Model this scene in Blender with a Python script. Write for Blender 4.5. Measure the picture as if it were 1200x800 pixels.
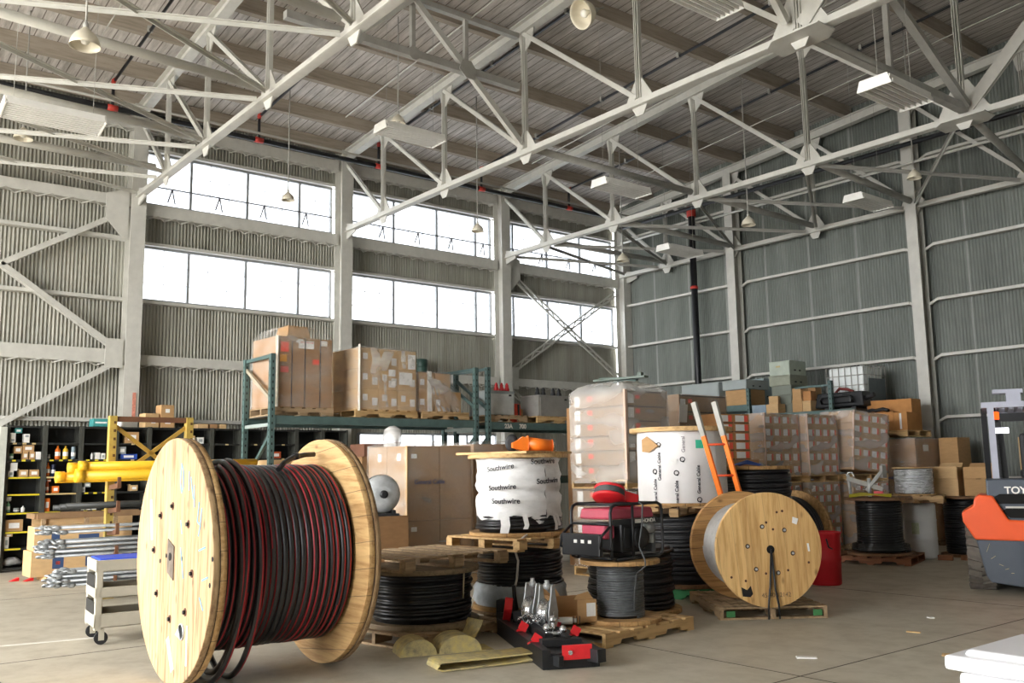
import bpy, bmesh, math, random
from mathutils import Vector as V, Matrix as MX
random.seed(7)
for _o in list(bpy.data.objects): bpy.data.objects.remove(_o)
SC = bpy.context.scene
COL = SC.collection
PI = math.pi

# ---------------------------------------------------------------- camera, sky, light, exposure
def make_camera():
    f, yaw, pit, rol = 1080.72, 0.895258637, 0.138323495, -0.0157500873
    cy, sy = math.cos(yaw), math.sin(yaw)
    fw = V((-sy*math.cos(pit), cy*math.cos(pit), math.sin(pit)))
    rt = V((cy, sy, 0)); up = rt.cross(fw)
    c, s = math.cos(rol), math.sin(rol)
    r2, u2 = rt*c + up*s, up*c - rt*s
    cd = bpy.data.cameras.new('camera'); co = bpy.data.objects.new('camera', cd); COL.objects.link(co)
    m = MX((r2, u2, -fw)).transposed().to_4x4(); m.translation = (0, 0, 1.55)
    co.matrix_world = m
    cd.sensor_width = 36; cd.lens = f/1200*36; cd.clip_start = .05; cd.clip_end = 300
    SC.camera = co
make_camera()
W = bpy.data.worlds.new('sky'); SC.world = W; W.use_nodes = True
_bg = W.node_tree.nodes['Background']
_bg.inputs[0].default_value = (0.97, 0.985, 1.0, 1); _bg.inputs[1].default_value = 10
def area_light(name, loc, target, sx, sy, power, col):
    l = bpy.data.lights.new(name, 'AREA'); l.shape = 'RECTANGLE'; l.size = sx; l.size_y = sy; l.energy = power; l.color = col
    o = bpy.data.objects.new(name, l); COL.objects.link(o); o.location = loc
    o.rotation_euler = (V(target)-V(loc)).to_track_quat('-Z', 'Y').to_euler()
    return o
# daylight through the open hangar doorway behind and to the left of the viewer
area_light('doorway_daylight', (-9.5, -7.4, 3.4), (-9.5, 2, 2.2), 15, 6.4, 750, (1.0, .97, .92))
SC.view_settings.view_transform = 'Standard'; SC.view_settings.look = 'None'
SC.view_settings.gamma = 1; SC.view_settings.use_curve_mapping = False
SC.view_settings.exposure = 0.42

# ---------------------------------------------------------------- materials
def lin(h):
    h = h.lstrip('#'); o = []
    for i in (0, 2, 4):
        c = int(h[i:i+2], 16)/255; o.append(c/12.92 if c <= .04045 else ((c+.055)/1.055)**2.4)
    return (*o, 1)
MATS = {}
def base(name):
    m = bpy.data.materials.new(name); m.use_nodes = True
    return m, m.node_tree, m.node_tree.nodes['Principled BSDF']
def coords(nt, scale=(1, 1, 1), rot=(0, 0, 0)):
    tc = nt.nodes.new('ShaderNodeTexCoord'); mp = nt.nodes.new('ShaderNodeMapping')
    mp.inputs['Scale'].default_value = scale; mp.inputs['Rotation'].default_value = rot
    nt.links.new(tc.outputs['Object'], mp.inputs[0]); return mp.outputs[0]
def noise(nt, vec, scale, detail=3, rough=.6):
    n = nt.nodes.new('ShaderNodeTexNoise'); n.inputs['Scale'].default_value = scale
    n.inputs['Detail'].default_value = detail; n.inputs['Roughness'].default_value = rough
    nt.links.new(vec, n.inputs['Vector']); return n.outputs[0]
def ramp(nt, fac, stops):
    r = nt.nodes.new('ShaderNodeValToRGB'); e = r.color_ramp.elements
    while len(e) < len(stops): e.new(.5)
    for k, (p, c) in zip(e, stops): k.position = p; k.color = c
    nt.links.new(fac, r.inputs[0]); return r.outputs[0]
def mixc(nt, fac, a, b, mode='MIX'):
    n = nt.nodes.new('ShaderNodeMix'); n.data_type = 'RGBA'; n.blend_type = mode
    for sock, v in ((n.inputs[0], fac), (n.inputs[6], a), (n.inputs[7], b)):
        if isinstance(v, (int, float)): sock.default_value = v
        elif isinstance(v, tuple): sock.default_value = v
        else: nt.links.new(v, sock)
    return n.outputs[2]
def math_(nt, op, a, b=None):
    n = nt.nodes.new('ShaderNodeMath'); n.operation = op
    for i, v in enumerate((a, b)):
        if v is None: continue
        if isinstance(v, (int, float)): n.inputs[i].default_value = v
        else: nt.links.new(v, n.inputs[i])
    return n.outputs[0]
def bump(nt, b, h, strength=.3, dist=.01):
    n = nt.nodes.new('ShaderNodeBump'); n.inputs['Strength'].default_value = strength; n.inputs['Distance'].default_value = dist
    nt.links.new(h, n.inputs['Height']); nt.links.new(n.outputs[0], b.inputs['Normal'])
def shade(c, k): return (min(1, c[0]*k), min(1, c[1]*k), min(1, c[2]*k), 1)
def paint(name, col, rough=.5, metal=0, var=.12, scale=6, bmp=0, stretch=(1, 1, 1)):
    if name in MATS: return MATS[name]
    m, nt, b = base(name); c = lin(col)
    n = noise(nt, coords(nt, stretch), scale, 4)
    nt.links.new(ramp(nt, n, [(.3, shade(c, 1-var)), (.7, shade(c, 1+var))]), b.inputs['Base Color'])
    b.inputs['Roughness'].default_value = rough; b.inputs['Metallic'].default_value = metal
    if bmp: bump(nt, b, n, bmp)
    MATS[name] = m; return m
def wood(name, c1, c2, axis=2, knots=True, plank=0, paxis=0, rough=.75, seam=.35, rot=(0, 0, 0)):
    """grain runs along axis; plank>0 draws board seams every plank metres along paxis"""
    if name in MATS: return MATS[name]
    m, nt, b = base(name)
    sc = [14, 14, 14]; sc[axis] = 1.1
    n = noise(nt, coords(nt, tuple(sc), rot), 1.6, 5, .65)
    col = ramp(nt, n, [(.3, lin(c2)), (.55, lin(c1)), (.8, shade(lin(c1), 1.12))])
    if knots:
        sk = [5, 5, 5]; sk[axis] = 2.6
        vo = nt.nodes.new('ShaderNodeTexVoronoi'); vo.inputs['Scale'].default_value = 1.3
        nt.links.new(coords(nt, tuple(sk), rot), vo.inputs['Vector'])
        k = ramp(nt, vo.outputs['Distance'], [(.05, (1, 1, 1, 1)), (.16, (0, 0, 0, 1))])
        col = mixc(nt, math_(nt, 'MULTIPLY', k, .75), col, shade(lin(c2), .45))
    if plank:
        sp = nt.nodes.new('ShaderNodeSeparateXYZ'); nt.links.new(coords(nt, (1, 1, 1), rot), sp.inputs[0])
        q = math_(nt, 'DIVIDE', sp.outputs[paxis], plank)
        fr = math_(nt, 'PINGPONG', q, .5)
        s = math_(nt, 'LESS_THAN', fr, .014/ (plank/.2))
        wn = nt.nodes.new('ShaderNodeTexWhiteNoise'); wn.noise_dimensions = '1D'
        nt.links.new(math_(nt, 'FLOOR', math_(nt, 'ADD', q, .5)) if False else math_(nt, 'ROUND', q), wn.inputs['W'])
        hv = ramp(nt, wn.outputs[0], [(0, (.78, .74, .7, 1)), (1, (1.0, 1.0, 1.0, 1))])
        col = mixc(nt, 1.0, col, hv, 'MULTIPLY')
        col = mixc(nt, math_(nt, 'MULTIPLY', s, 1-seam), col, (.03, .02, .015, 1))
    nt.links.new(col, b.inputs['Base Color']); b.inputs['Roughness'].default_value = rough
    bump(nt, b, n, .25, .004)
    MATS[name] = m; return m
def film(name, tint='#f2efe8', lo=.06, hi=.3, scale=2.2, stretch=(1, 1, 2.5)):
    """stretch wrap: mostly clear, cloudy where it bunches up"""
    if name in MATS: return MATS[name]
    m, nt, b = base(name)
    b.inputs['Base Color'].default_value = lin(tint); b.inputs['Roughness'].default_value = .22
    n = noise(nt, coords(nt, stretch), scale, 1.5, .45)
    t = nt.nodes.new('ShaderNodeBsdfTransparent'); mx = nt.nodes.new('ShaderNodeMixShader')
    nt.links.new(ramp(nt, n, [(.35, (lo, lo, lo, 1)), (.72, (hi, hi, hi, 1))]), mx.inputs[0])
    nt.links.new(t.outputs[0], mx.inputs[1]); nt.links.new(b.outputs[0], mx.inputs[2])
    nt.links.new(mx.outputs[0], nt.nodes['Material Output'].inputs['Surface'])
    bump(nt, b, n, .4, .01)
    MATS[name] = m; return m
def glow(name, col, s):
    if name in MATS: return MATS[name]
    m, nt, b = base(name); b.inputs['Base Color'].default_value = lin(col)
    b.inputs['Emission Color'].default_value = lin(col); b.inputs['Emission Strength'].default_value = s
    MATS[name] = m; return m

# ---------------------------------------------------------------- mesh builder
class MB:
    def __init__(s): s.b = bmesh.new()
    def _hex(s, v8, mi):
        v = [s.b.verts.new(p) for p in v8]
        for q in ((0,3,2,1),(4,5,6,7),(0,1,5,4),(1,2,6,5),(2,3,7,6),(3,0,4,7)):
            f = s.b.faces.new([v[i] for i in q]); f.material_index = mi
        return s
    def box(s, c, d, R=None, mi=0, taper=None):
        x, y, z = d[0]/2, d[1]/2, d[2]/2; tx, ty = taper or (1, 1)
        ps = [V((-x,-y,-z)),V((x,-y,-z)),V((x,y,-z)),V((-x,y,-z)),V((-x*tx,-y*ty,z)),V((x*tx,-y*ty,z)),V((x*tx,y*ty,z)),V((-x*tx,y*ty,z))]
        if R is not None:
            if isinstance(R, (int, float)): R = MX.Rotation(R, 3, 'Z')
            ps = [R @ p for p in ps]
        return s._hex([V(c)+p for p in ps], mi)
    def bar(s, p, q, w, h, up=(0,0,1), mi=0):
        """rectangular bar from p to q; h measured towards up, w across"""
        p, q = V(p), V(q); d = (q-p).normalized(); u = V(up)
        sd = d.cross(u)
        if sd.length < 1e-4: sd = d.cross(V((1,0,0)))
        sd.normalize(); u = sd.cross(d).normalized()
        a, b_ = sd*w/2, u*h/2
        return s._hex([p-a-b_, p+a-b_, p+a+b_, p-a+b_, q-a-b_, q+a-b_, q+a+b_, q-a+b_], mi)
    def ibeam(s, p, q, w, h, up=(0,0,1), t=.018, mi=0):
        p, q = V(p), V(q); d = (q-p).normalized(); sd = d.cross(V(up)).normalized(); u = sd.cross(d).normalized()
        o = u*(h/2-t/2)
        s.bar(p+o, q+o, w, t, up, mi); s.bar(p-o, q-o, w, t, up, mi); s.bar(p, q, t, h-2*t, up, mi); return s
    def ring(s, cen, ax, r, n, ph=0):
        ax = V(ax).normalized(); a = ax.orthogonal().normalized()
        if abs(ax.z) < .99: a = ax.cross(V((0,0,1))).normalized()
        else: a = V((1,0,0))
        b_ = ax.cross(a)
        return [s.b.verts.new(V(cen)+a*(r*math.cos(ph+2*PI*i/n))+b_*(r*math.sin(ph+2*PI*i/n))) for i in range(n)]
    def skin(s, A, B, mi=0, sm=True):
        n = len(A)
        for i in range(n):
            f = s.b.faces.new((A[i], A[(i+1)%n], B[(i+1)%n], B[i])); f.smooth = sm; f.material_index = mi
    def cap(s, A, mi=0, flip=False):
        f = s.b.faces.new(A[::-1] if flip else A); f.material_index = mi
    def tube(s, p, q, r, n=10, r2=None, mi=0, caps=True):
        d = V(q)-V(p); A = s.ring(p, d, r, n); B = s.ring(q, d, r if r2 is None else r2, n)
        s.skin(A, B, mi)
        if caps: s.cap(A, mi, True); s.cap(B, mi)
        return s
    def path(s, pts, r, n=8, closed=False, mi=0, stripe=None, radii=None):
        pts = [V(p) for p in pts]; N = len(pts); rings = []
        up = None
        for i, p in enumerate(pts):
            a = pts[(i-1) % N] if (i > 0 or closed) else p
            b_ = pts[(i+1) % N] if (i < N-1 or closed) else p
            t = (b_-a).normalized()
            if up is None: up = t.orthogonal().normalized()
            up = (up - t*up.dot(t))
            up = up.normalized() if up.length > 1e-6 else t.orthogonal().normalized()
            sd = t.cross(up); rr = radii[i] if radii else r
            rings.append([s.b.verts.new(p + up*(rr*math.cos(2*PI*k/n)) + sd*(rr*math.sin(2*PI*k/n))) for k in range(n)])
        M_ = N if closed else N-1
        for i in range(M_):
            A, B = rings[i], rings[(i+1) % N]
            for k in range(n):
                f = s.b.faces.new((A[k], A[(k+1)%n], B[(k+1)%n], B[k])); f.smooth = True
                f.material_index = 1 if (stripe is not None and k == stripe(i)) else mi
        if not closed: s.cap(rings[0], mi, True); s.cap(rings[-1], mi)
        return s
    def lathe(s, prof, n=32, cen=(0,0,0), ax=(0,0,1), mi=0, sm=True, close=True):
        """prof: list of (r, h) along axis"""
        ax = V(ax).normalized(); last = None; first = None
        for r, h in prof:
            R_ = s.ring(V(cen)+ax*h, ax, max(r, 1e-4), n)
            if last: s.skin(last, R_, mi, sm)
            else: first = R_
            last = R_
        if close: s.cap(first, mi, True); s.cap(last, mi)
        return s
    def washer(s, ri, ro, h0, h1, n=48, cen=(0,0,0), ax=(1,0,0), mi=0):
        ax = V(ax).normalized(); c = V(cen)
        a, b_, d, e = (s.ring(c+ax*h0, ax, ri, n), s.ring(c+ax*h0, ax, ro, n), s.ring(c+ax*h1, ax, ro, n), s.ring(c+ax*h1, ax, ri, n))
        s.skin(b_, a, mi, False); s.skin(d, b_, mi, True) if False else s.skin(b_, d, mi, True); s.skin(e, d, mi, False) if False else s.skin(d, e, mi, False); s.skin(e, a, mi, True)
        return s
    def prism(s, poly, org, ex, ey, t, mi=0):
        """polygon in the ex/ey plane through org, thickness t along ex x ey (centred)"""
        ex, ey = V(ex).normalized(), V(ey).normalized(); nz = ex.cross(ey)*t/2
        A = [s.b.verts.new(V(org)+ex*x+ey*y-nz) for x, y in poly]; B = [s.b.verts.new(V(org)+ex*x+ey*y+nz) for x, y in poly]
        s.cap(A, mi, True); s.cap(B, mi); s.skin(A, B, mi, False); return s
    def sphere(s, c, r, mi=0, u=14, v=9, sc=(1,1,1)):
        m = MX.Translation(V(c)) @ MX.Diagonal((*sc, 1))
        g = bmesh.ops.create_uvsphere(s.b, u_segments=u, v_segments=v, radius=r, matrix=m)
        for vv in g['verts']:
            for f in vv.link_faces: f.smooth = True; f.material_index = mi
        return s
    def sheet(s, grid, mi=0, sm=True):
        R_ = [[s.b.verts.new(p) for p in row] for row in grid]
        for i in range(len(R_)-1):
            for j in range(len(R_[0])-1):
                f = s.b.faces.new((R_[i][j], R_[i][j+1], R_[i+1][j+1], R_[i+1][j])); f.smooth = sm; f.material_index = mi
        return s
    def mesh(s, name, mats):
        bmesh.ops.recalc_face_normals(s.b, faces=s.b.faces)
        me = bpy.data.meshes.new(name); s.b.to_mesh(me); s.b.free()
        for m in (mats if isinstance(mats, (list, tuple)) else [mats]): me.materials.append(m)
        return me
def link(name, me, parent=None, loc=(0,0,0), rz=0, bev=0):
    o = bpy.data.objects.new(name, me); COL.objects.link(o); o.location = loc
    o.rotation_euler = (0, 0, rz) if isinstance(rz, (int, float)) else rz
    if parent: o.parent = parent
    if bev:
        md = o.modifiers.new('bevel', 'BEVEL'); md.width = bev; md.segments = 2; md.limit_method = 'ANGLE'
    return o
def part(name, mb, mats, parent, label=None, bev=0, loc=(0,0,0), rz=0):
    o = link(name, mb.mesh(name, mats), parent, loc, rz, bev)
    if label: o['label'] = label
    return o
def tag(o, label, cat, group=None):
    o['label'] = label; o['category'] = cat
    if group: o['group'] = group
    return o
def thing(name, label, cat, loc=(0,0,0), rz=0, group=None):
    o = bpy.data.objects.new(name, None); COL.objects.link(o); o.empty_display_size = .1
    o.location = loc; o.rotation_euler = (0, 0, rz) if isinstance(rz, (int, float)) else rz
    return tag(o, label, cat, group)
def solo(name, mb, mats, label, cat, loc=(0,0,0), rz=0, group=None, bev=0):
    return tag(link(name, mb.mesh(name, mats), None, loc, rz, bev), label, cat, group)
def struct(name, mb, mats, bev=0):
    o = link(name, mb.mesh(name, mats), None, (0,0,0), 0, bev); o['kind'] = 'structure'; return o
def dup(root, loc, rz=None, label=None, group=None):
    r = root.copy(); COL.objects.link(r); r.location = loc
    if rz is not None: r.rotation_euler = (0, 0, rz) if isinstance(rz, (int, float)) else rz
    if label: r['label'] = label
    if group: r['group'] = group
    for ch in list(root.children):
        c = ch.copy(); COL.objects.link(c); c.parent = r
        for g in list(ch.children):
            d = g.copy(); COL.objects.link(d); d.parent = c
    return r
def lettering(name, text, size, m, parent, loc, rot, label=None, depth=.002, bold=0):
    cu = bpy.data.curves.new(name, 'FONT'); cu.body = text; cu.size = size; cu.extrude = depth; cu.align_x = 'CENTER'; cu.align_y = 'CENTER'
    cu.offset = bold
    t = bpy.data.objects.new(name, cu); COL.objects.link(t)
    bpy.context.view_layer.update()
    me = bpy.data.meshes.new_from_object(t.evaluated_get(bpy.context.evaluated_depsgraph_get()))
    bpy.data.objects.remove(t); bpy.data.curves.remove(cu)
    me.materials.clear(); me.materials.append(m); me.name = name
    o = link(name, me, parent, loc, rot)
    if label: o['label'] = label
    return o
ORD = ['first', 'second', 'third', 'fourth', 'fifth', 'sixth', 'seventh', 'eighth', 'ninth', 'tenth', 'eleventh', 'twelfth']

# palette
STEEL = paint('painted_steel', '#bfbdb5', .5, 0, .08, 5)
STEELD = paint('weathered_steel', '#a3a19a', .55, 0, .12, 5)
GREEN = paint('rack_green', '#4d6461', .5, 0, .12, 8)
YELL = paint('worn_yellow', '#b3984a', .55, 0, .2, 9)
BLACK = paint('black_metal', '#16171a', .45, 0, .2, 8)
RUBBER = paint('black_rubber', '#1b1b1d', .62, 0, .25, 25)
CABLE = paint('black_cable', '#232326', .33, 0, .3, 30)
GREYC = paint('grey_cable', '#55585a', .45, 0, .2, 20)
GALV = paint('galvanized', '#b9bcbd', .38, .35, .15, 12)
CHROME = paint('bright_metal', '#d2d3d4', .2, .8, .1, 8)
RED = paint('red_paint', '#d3252b', .4, 0, .1, 8)
ORANGE = paint('orange_plastic', '#f07a1e', .42, 0, .06, 8)
WHITE = paint('white_paint', '#e9e7e1', .45, 0, .05, 8)
PAPER = paint('white_paper', '#e6e4e0', .7, 0, .06, 40)
REDLAB = paint('orange_red_label', '#ee5a43', .6, 0, .06, 20)
CARD = paint('cardboard', '#b58f62', .85, 0, .08, 7, 0, (1, 1, 3))
CARDL = paint('light_cardboard', '#c7a577', .85, 0, .08, 7, 0, (1, 1, 3))
CARDD = paint('brown_cardboard', '#9c7650', .85, 0, .1, 7, 0, (1, 1, 3))
CABG = paint('cabinet_grey', '#9aa19f', .5, 0, .06, 5)
CABD = paint('cabinet_olive_grey', '#767b70', .5, 0, .06, 5)
PALW = wood('pallet_wood', '#c4a275', '#94744a', 0)
PALW2 = wood('aged_pallet_wood', '#a98f6e', '#7b6548', 0)
PALN = wood('new_pallet_wood', '#cfac78', '#a5804e', 0)
FLW = wood('reel_wood', '#caa36c', '#9b7446', 0, plank=.14, paxis=1)
FILM = film('stretch_film'); FILMT = film('thick_stretch_film', '#efece6', .2, .6, 3)
FILMM = film('milky_film', '#f4f2ee', .45, .95, 4)
INK = paint('black_ink', '#22222a', .7, 0, .1, 5)
BLUEI = paint('blue_ink', '#34496f', .7, 0, .1, 5)
WOODPLAIN = wood('plain_board', '#c9a066', '#a07843', 0, False)
# ================================================================ the building
XW, YB, X1, Y0 = -18.3, 18.6, 6.0, -8.0          # left wall, back wall, right end, front (doorway) end
YT = [0.66, 5.21, 9.72, 14.25, 18.6]             # truss lines / left-wall columns
def roofz(x): return 8.70 + .08*(x+17.6)         # centre of the rafters (upper chords)

def m_floor():
    m, nt, b = base('concrete_floor')
    v = coords(nt); n1 = noise(nt, v, .45, 5, .6); n2 = noise(nt, v, 3.2, 5, .65); n3 = noise(nt, v, 30, 3)
    c = ramp(nt, n1, [(.3, lin('#b0a896')), (.7, lin('#c2baa8'))])
    c = mixc(nt, ramp(nt, n2, [(.45, (0, 0, 0, 1)), (.75, (.6, .6, .6, 1))]), c, lin('#9a907d'))
    c = mixc(nt, ramp(nt, n3, [(.62, (0, 0, 0, 1)), (.8, (.35, .35, .35, 1))]), c, lin('#d6d1c3'))
    nt.links.new(c, b.inputs['Base Color'])
    nt.links.new(ramp(nt, n2, [(.3, (.42, .42, .42, 1)), (.7, (.62, .62, .62, 1))]), b.inputs['Roughness'])
    return m
struct('floor', MB().box(((XW+X1)/2, 5.3, -.1), (X1-XW+.6, 26.9, .2)), m_floor())
struct('trim_1', MB().box((-6, -20, -.12), (60, 23.6, .2)), paint('apron_concrete', '#b3aea3', .8))   # apron outside the doorway
fj = MB()
for x, y0, y1 in ((-4.25, -7, 18.5), (-9.0, -7, 18.5), (-13.6, -7, 18.5)): fj.bar((x, y0, .0005), (x, y1, .0005), .012, .002)
for y in (1.5, 6.1, 10.7, 15.3): fj.bar((-18, y, .0004), (5, y, .0004), .012, .002)
struct('trim_2', fj, paint('joint_filler', '#4e473e', .9))
struct('trim_3', MB().bar((-10.9, -3, .001), (-9.78, 2.62, .001), .07, .002), paint('floor_line_white', '#d8d4ca', .7))

def m_corr(name, c1, c2, c3, axis):
    m, nt, b = base(name)
    s = [1.6, 1.6, .16]
    v = coords(nt, tuple(s)); n = noise(nt, v, 1.5, 5, .7); n2 = noise(nt, coords(nt), 2.5, 4)
    c = ramp(nt, n, [(.3, lin(c2)), (.55, lin(c1)), (.75, lin(c3))])
    c = mixc(nt, ramp(nt, n2, [(.55, (0, 0, 0, 1)), (.8, (.3, .3, .3, 1))]), c, lin(c2))
    sp = nt.nodes.new('ShaderNodeSeparateXYZ'); nt.links.new(coords(nt), sp.inputs[0])
    q = math_(nt, 'PINGPONG', math_(nt, 'DIVIDE', sp.outputs[axis], 1.22), .5)      # sheet laps
    c = mixc(nt, math_(nt, 'MULTIPLY', math_(nt, 'LESS_THAN', q, .012), .35), c, lin('#c9cac4'))
    nt.links.new(c, b.inputs['Base Color']); b.inputs['Roughness'].default_value = .55; b.inputs['Metallic'].default_value = .15
    return m
CORL = m_corr('corrugated_left', '#9d9b90', '#827f73', '#aeaa9d', 1)
CORB = m_corr('corrugated_back', '#757a74', '#636862', '#848982', 0)
PITCH = .0677
def corr(mb, a, b_, z0, z1, fixed, axis, top=None):
    """corrugated sheet from a to b along axis ('y': plane x=fixed, 'x': plane y=fixed)"""
    n = max(2, int(round((b_-a)/(PITCH/6)))); g0, g1 = [], []
    for i in range(n+1):
        t = a+(b_-a)*i/n; d = .016*math.cos(2*PI*t/PITCH)
        zt = top(t) if top else z1
        if axis == 'y': g0.append((fixed+d, t, z0)); g1.append((fixed+d, t, zt))
        else: g0.append((t, fixed+d, z0)); g1.append((t, fixed+d, zt))
    mb.sheet([g0, g1]); return mb
ZE = 9.05
LW0, LW1, UW0, UW1 = 4.97, 6.03, 6.91, 7.96       # lower and upper window bands
mb = MB(); xs = XW-.17
corr(mb, Y0, YT[1], 0, ZE, xs, 'y')
corr(mb, YT[1], 10.3, 0, LW0, xs, 'y'); corr(mb, 10.3, 14.2, 0, 1.35, xs, 'y'); corr(mb, 10.3, 14.2, 2.42, LW0, xs, 'y'); corr(mb, 14.2, YB, 0, LW0, xs, 'y')
corr(mb, YT[1], YB, LW1, UW0, xs, 'y'); corr(mb, YT[1], YB, UW1, ZE, xs, 'y')
struct('wall_left', mb, CORL)
mb = MB(); corr(mb, XW-.2, X1, 0, 0, YB+.17, 'x', lambda t: roofz(t)+.41)
struct('wall_back', mb, CORB)
mb = MB(); corr(mb, Y0, YB, 0, roofz(X1)+.3, X1+.1, 'y'); struct('wall_right', mb, CORB)
mb = MB(); corr(mb, -1.0, X1, 0, 0, Y0-.1, 'x', lambda t: roofz(t)+.41); corr(mb, XW-.2, -1.0, 7.0, 0, Y0-.1, 'x', lambda t: roofz(t)+.41)
struct('wall_front', mb, CORB)  # unseen wall round the doorway, added to cut the daylight coming in

# windows: two bands in the three right-hand bays, plus the low window behind the racking
def m_pane():
    m, nt, b = base('old_window_glass')
    t = nt.nodes.new('ShaderNodeBsdfTransparent'); t.inputs[0].default_value = (.60, .615, .635, 1)
    mx = nt.nodes.new('ShaderNodeMixShader'); mx.inputs[0].default_value = .18
    b.inputs['Base Color'].default_value = (.8, .83, .85, 1); b.inputs['Transmission Weight'].default_value = .0; b.inputs['Roughness'].default_value = .35
    nt.links.new(t.outputs[0], mx.inputs[1]); nt.links.new(b.outputs[0], mx.inputs[2])
    nt.links.new(mx.outputs[0], nt.nodes['Material Output'].inputs['Surface']); return m
PANE = m_pane(); MULL = paint('window_frame_grey', '#8b8d8e', .5); MUNT = paint('muntin_grey', '#d9dde2', .5)
def window(n, y0, y1, z0, z1, mull, nrow):
    fr = MB(); x = XW-.13
    for z in (z0, z1): fr.bar((x, y0, z), (x, y1, z), .07, .05)
    for y in (y0, y1): fr.bar((x, y, z0), (x, y, z1), .05, .07, (1, 0, 0))
    for y in mull: fr.bar((x, y, z0), (x, y, z1), .046, .06, (1, 0, 0))
    w = struct('window_%d' % n, fr, MULL)
    mt = MB(); ys = [y0]+list(mull)+[y1]
    for a, b_ in zip(ys, ys[1:]):
        k = max(1, round((b_-a)/.4))
        for i in range(1, k): mt.bar((x, a+(b_-a)*i/k, z0), (x, a+(b_-a)*i/k, z1), .012, .02, (1, 0, 0))
    for i in range(1, nrow): mt.bar((x, y0, z0+(z1-z0)*i/nrow), (x, y1, z0+(z1-z0)*i/nrow), .02, .012)
    part('muntins', mt, MUNT, w)
    part('pane', MB().box((x, (y0+y1)/2, (z0+z1)/2), (.006, y1-y0-.03, z1-z0-.03)), PANE, w)
nw = 0
for i, mull in ((1, (6.36, 7.57, 8.77)), (2, (10.05, 11.2, 12.43, 13.61)), (3, (14.82, 16.0, 17.21))):
    for z0, z1 in ((LW0, LW1), (UW0, UW1)):
        nw += 1; window(nw, YT[i]+.17, YT[i+1]-.17, z0, z1, mull, 3)
window(7, 10.3, 14.2, 1.35, 2.42, (11.3, 12.3, 13.3), 2)
# opening arms and rods of the upper sashes
rod = MB()
rod.tube((XW-.02, YT[1]+.2, 7.26), (XW-.02, YB-.2, 7.26), .016, 6)
y = 5.95
while y < 18.2:
    if all(abs(y-c) > .25 for c in YT):
        rod.tube((XW-.02, y, 7.26), (XW-.09, y-.06, 7.0), .016, 5); rod.tube((XW-.02, y, 7.26), (XW-.09, y+.09, 6.98), .016, 5)
    y += .98
struct('trim_4', rod, paint('dark_rod', '#4c4c50', .6))

# girts, sills and laced eave beams on the left wall
def laced(mb, y0, y1, z, h, n):
    mb.bar((XW+.02, y0, z), (XW+.02, y1, z), .16, h)
    zz = z-h/2
    for i in range(n):
        a, b_ = y0+(y1-y0)*i/n, y0+(y1-y0)*(i+1)/n
        mb.bar((XW+.12, a, zz+.01), (XW+.0, (a+b_)/2, zz-.05), .03, .014); mb.bar((XW+.0, (a+b_)/2, zz-.05), (XW+.12, b_, zz+.01), .03, .014)
mb = MB()
for a, b_ in ((Y0, YT[0]), (YT[0], YT[1])):
    laced(mb, a, b_, 6.84, .2, 12); laced(mb, a, b_, 3.80, .26, 12); laced(mb, a, b_, 8.45, .24, 12)
    for z in (6.12, 4.92, 2.6): mb.bar((XW-.05, a, z), (XW-.05, b_, z), .16, .07)
for i in (1, 2, 3):
    a, b_ = YT[i]+.1, YT[i+1]-.1
    laced(mb, a, b_, 6.74, .24, 13); laced(mb, a, b_, 3.76, .19, 13); laced(mb, a, b_, 8.45, .24, 13)
    for z in (LW0-.05, LW1+.05, UW1+.05): mb.bar((XW-.07, a, z), (XW-.07, b_, z), .16, .06)
    mb.bar((XW-.05, a, 2.6), (XW-.05, b_, 2.6), .16, .07)
struct('trim_5', mb, STEEL)
# girts across the back wall, bent back at each column
CB = [-14.14, -9.43, -4.72, 0.0]
mb = MB()
for z in (1.25, 2.48, 3.75, 4.91, 6.07, 8.0):
    xs_ = [XW]+CB+[X1]
    for a, b_ in zip(xs_, xs_[1:]):
        mb.bar((a+.3, YB+.04, z), (b_-.3, YB+.04, z), .16, .06)
        mb.bar((a+.12, YB+.0, z-.09), (a+.3, YB+.0, z), .06, .05); mb.bar((b_-.12, YB+.0, z-.09), (b_-.3, YB+.0, z), .06, .05)
struct('trim_6', mb, STEEL)

# roof: deck boards on purlins
def m_deck():
    m, nt, b = base('roof_deck_boards')
    v = coords(nt, (1.0, 9, 9)); n = noise(nt, v, 1.3, 5, .7)
    c = ramp(nt, n, [(.3, lin('#a29d98')), (.6, lin('#d5cfcb')), (.8, lin('#e0dbd7'))])
    sp = nt.nodes.new('ShaderNodeSeparateXYZ'); nt.links.new(coords(nt), sp.inputs[0])
    q = math_(nt, 'DIVIDE', sp.outputs[1], .19)
    s = math_(nt, 'LESS_THAN', math_(nt, 'PINGPONG', q, .5), .05)
    wn = nt.nodes.new('ShaderNodeTexWhiteNoise'); wn.noise_dimensions = '1D'; nt.links.new(math_(nt, 'ROUND', q), wn.inputs['W'])
    c = mixc(nt, 1.0, c, ramp(nt, wn.outputs[0], [(0, (.84, .83, .81, 1)), (1, (1, 1, 1, 1))]), 'MULTIPLY')
    c = mixc(nt, math_(nt, 'MULTIPLY', s, .75), c, lin('#4a3b33'))
    nt.links.new(c, b.inputs['Base Color']); b.inputs['Roughness'].default_value = .8; return m
PUR0 = .13; PURH = .27
mb = MB(); zd = PUR0+PURH
mb._hex([V((x, y, roofz(x)+zd+dz)) for dz in (0, .06) for x, y in ((XW-.5, Y0-.6), (X1+.3, Y0-.6), (X1+.3, YB+.3), (XW-.5, YB+.3))], 0)
struct('ceiling', mb, m_deck())
mb = MB(); x = -17.0; k = 0
PURX = []
while x < X1:
    PURX.append(x); z = roofz(x)+PUR0+PURH/2
    mb.bar((x, Y0, z), (x, YB+.1, z), .12, PURH); x += 1.53
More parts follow.
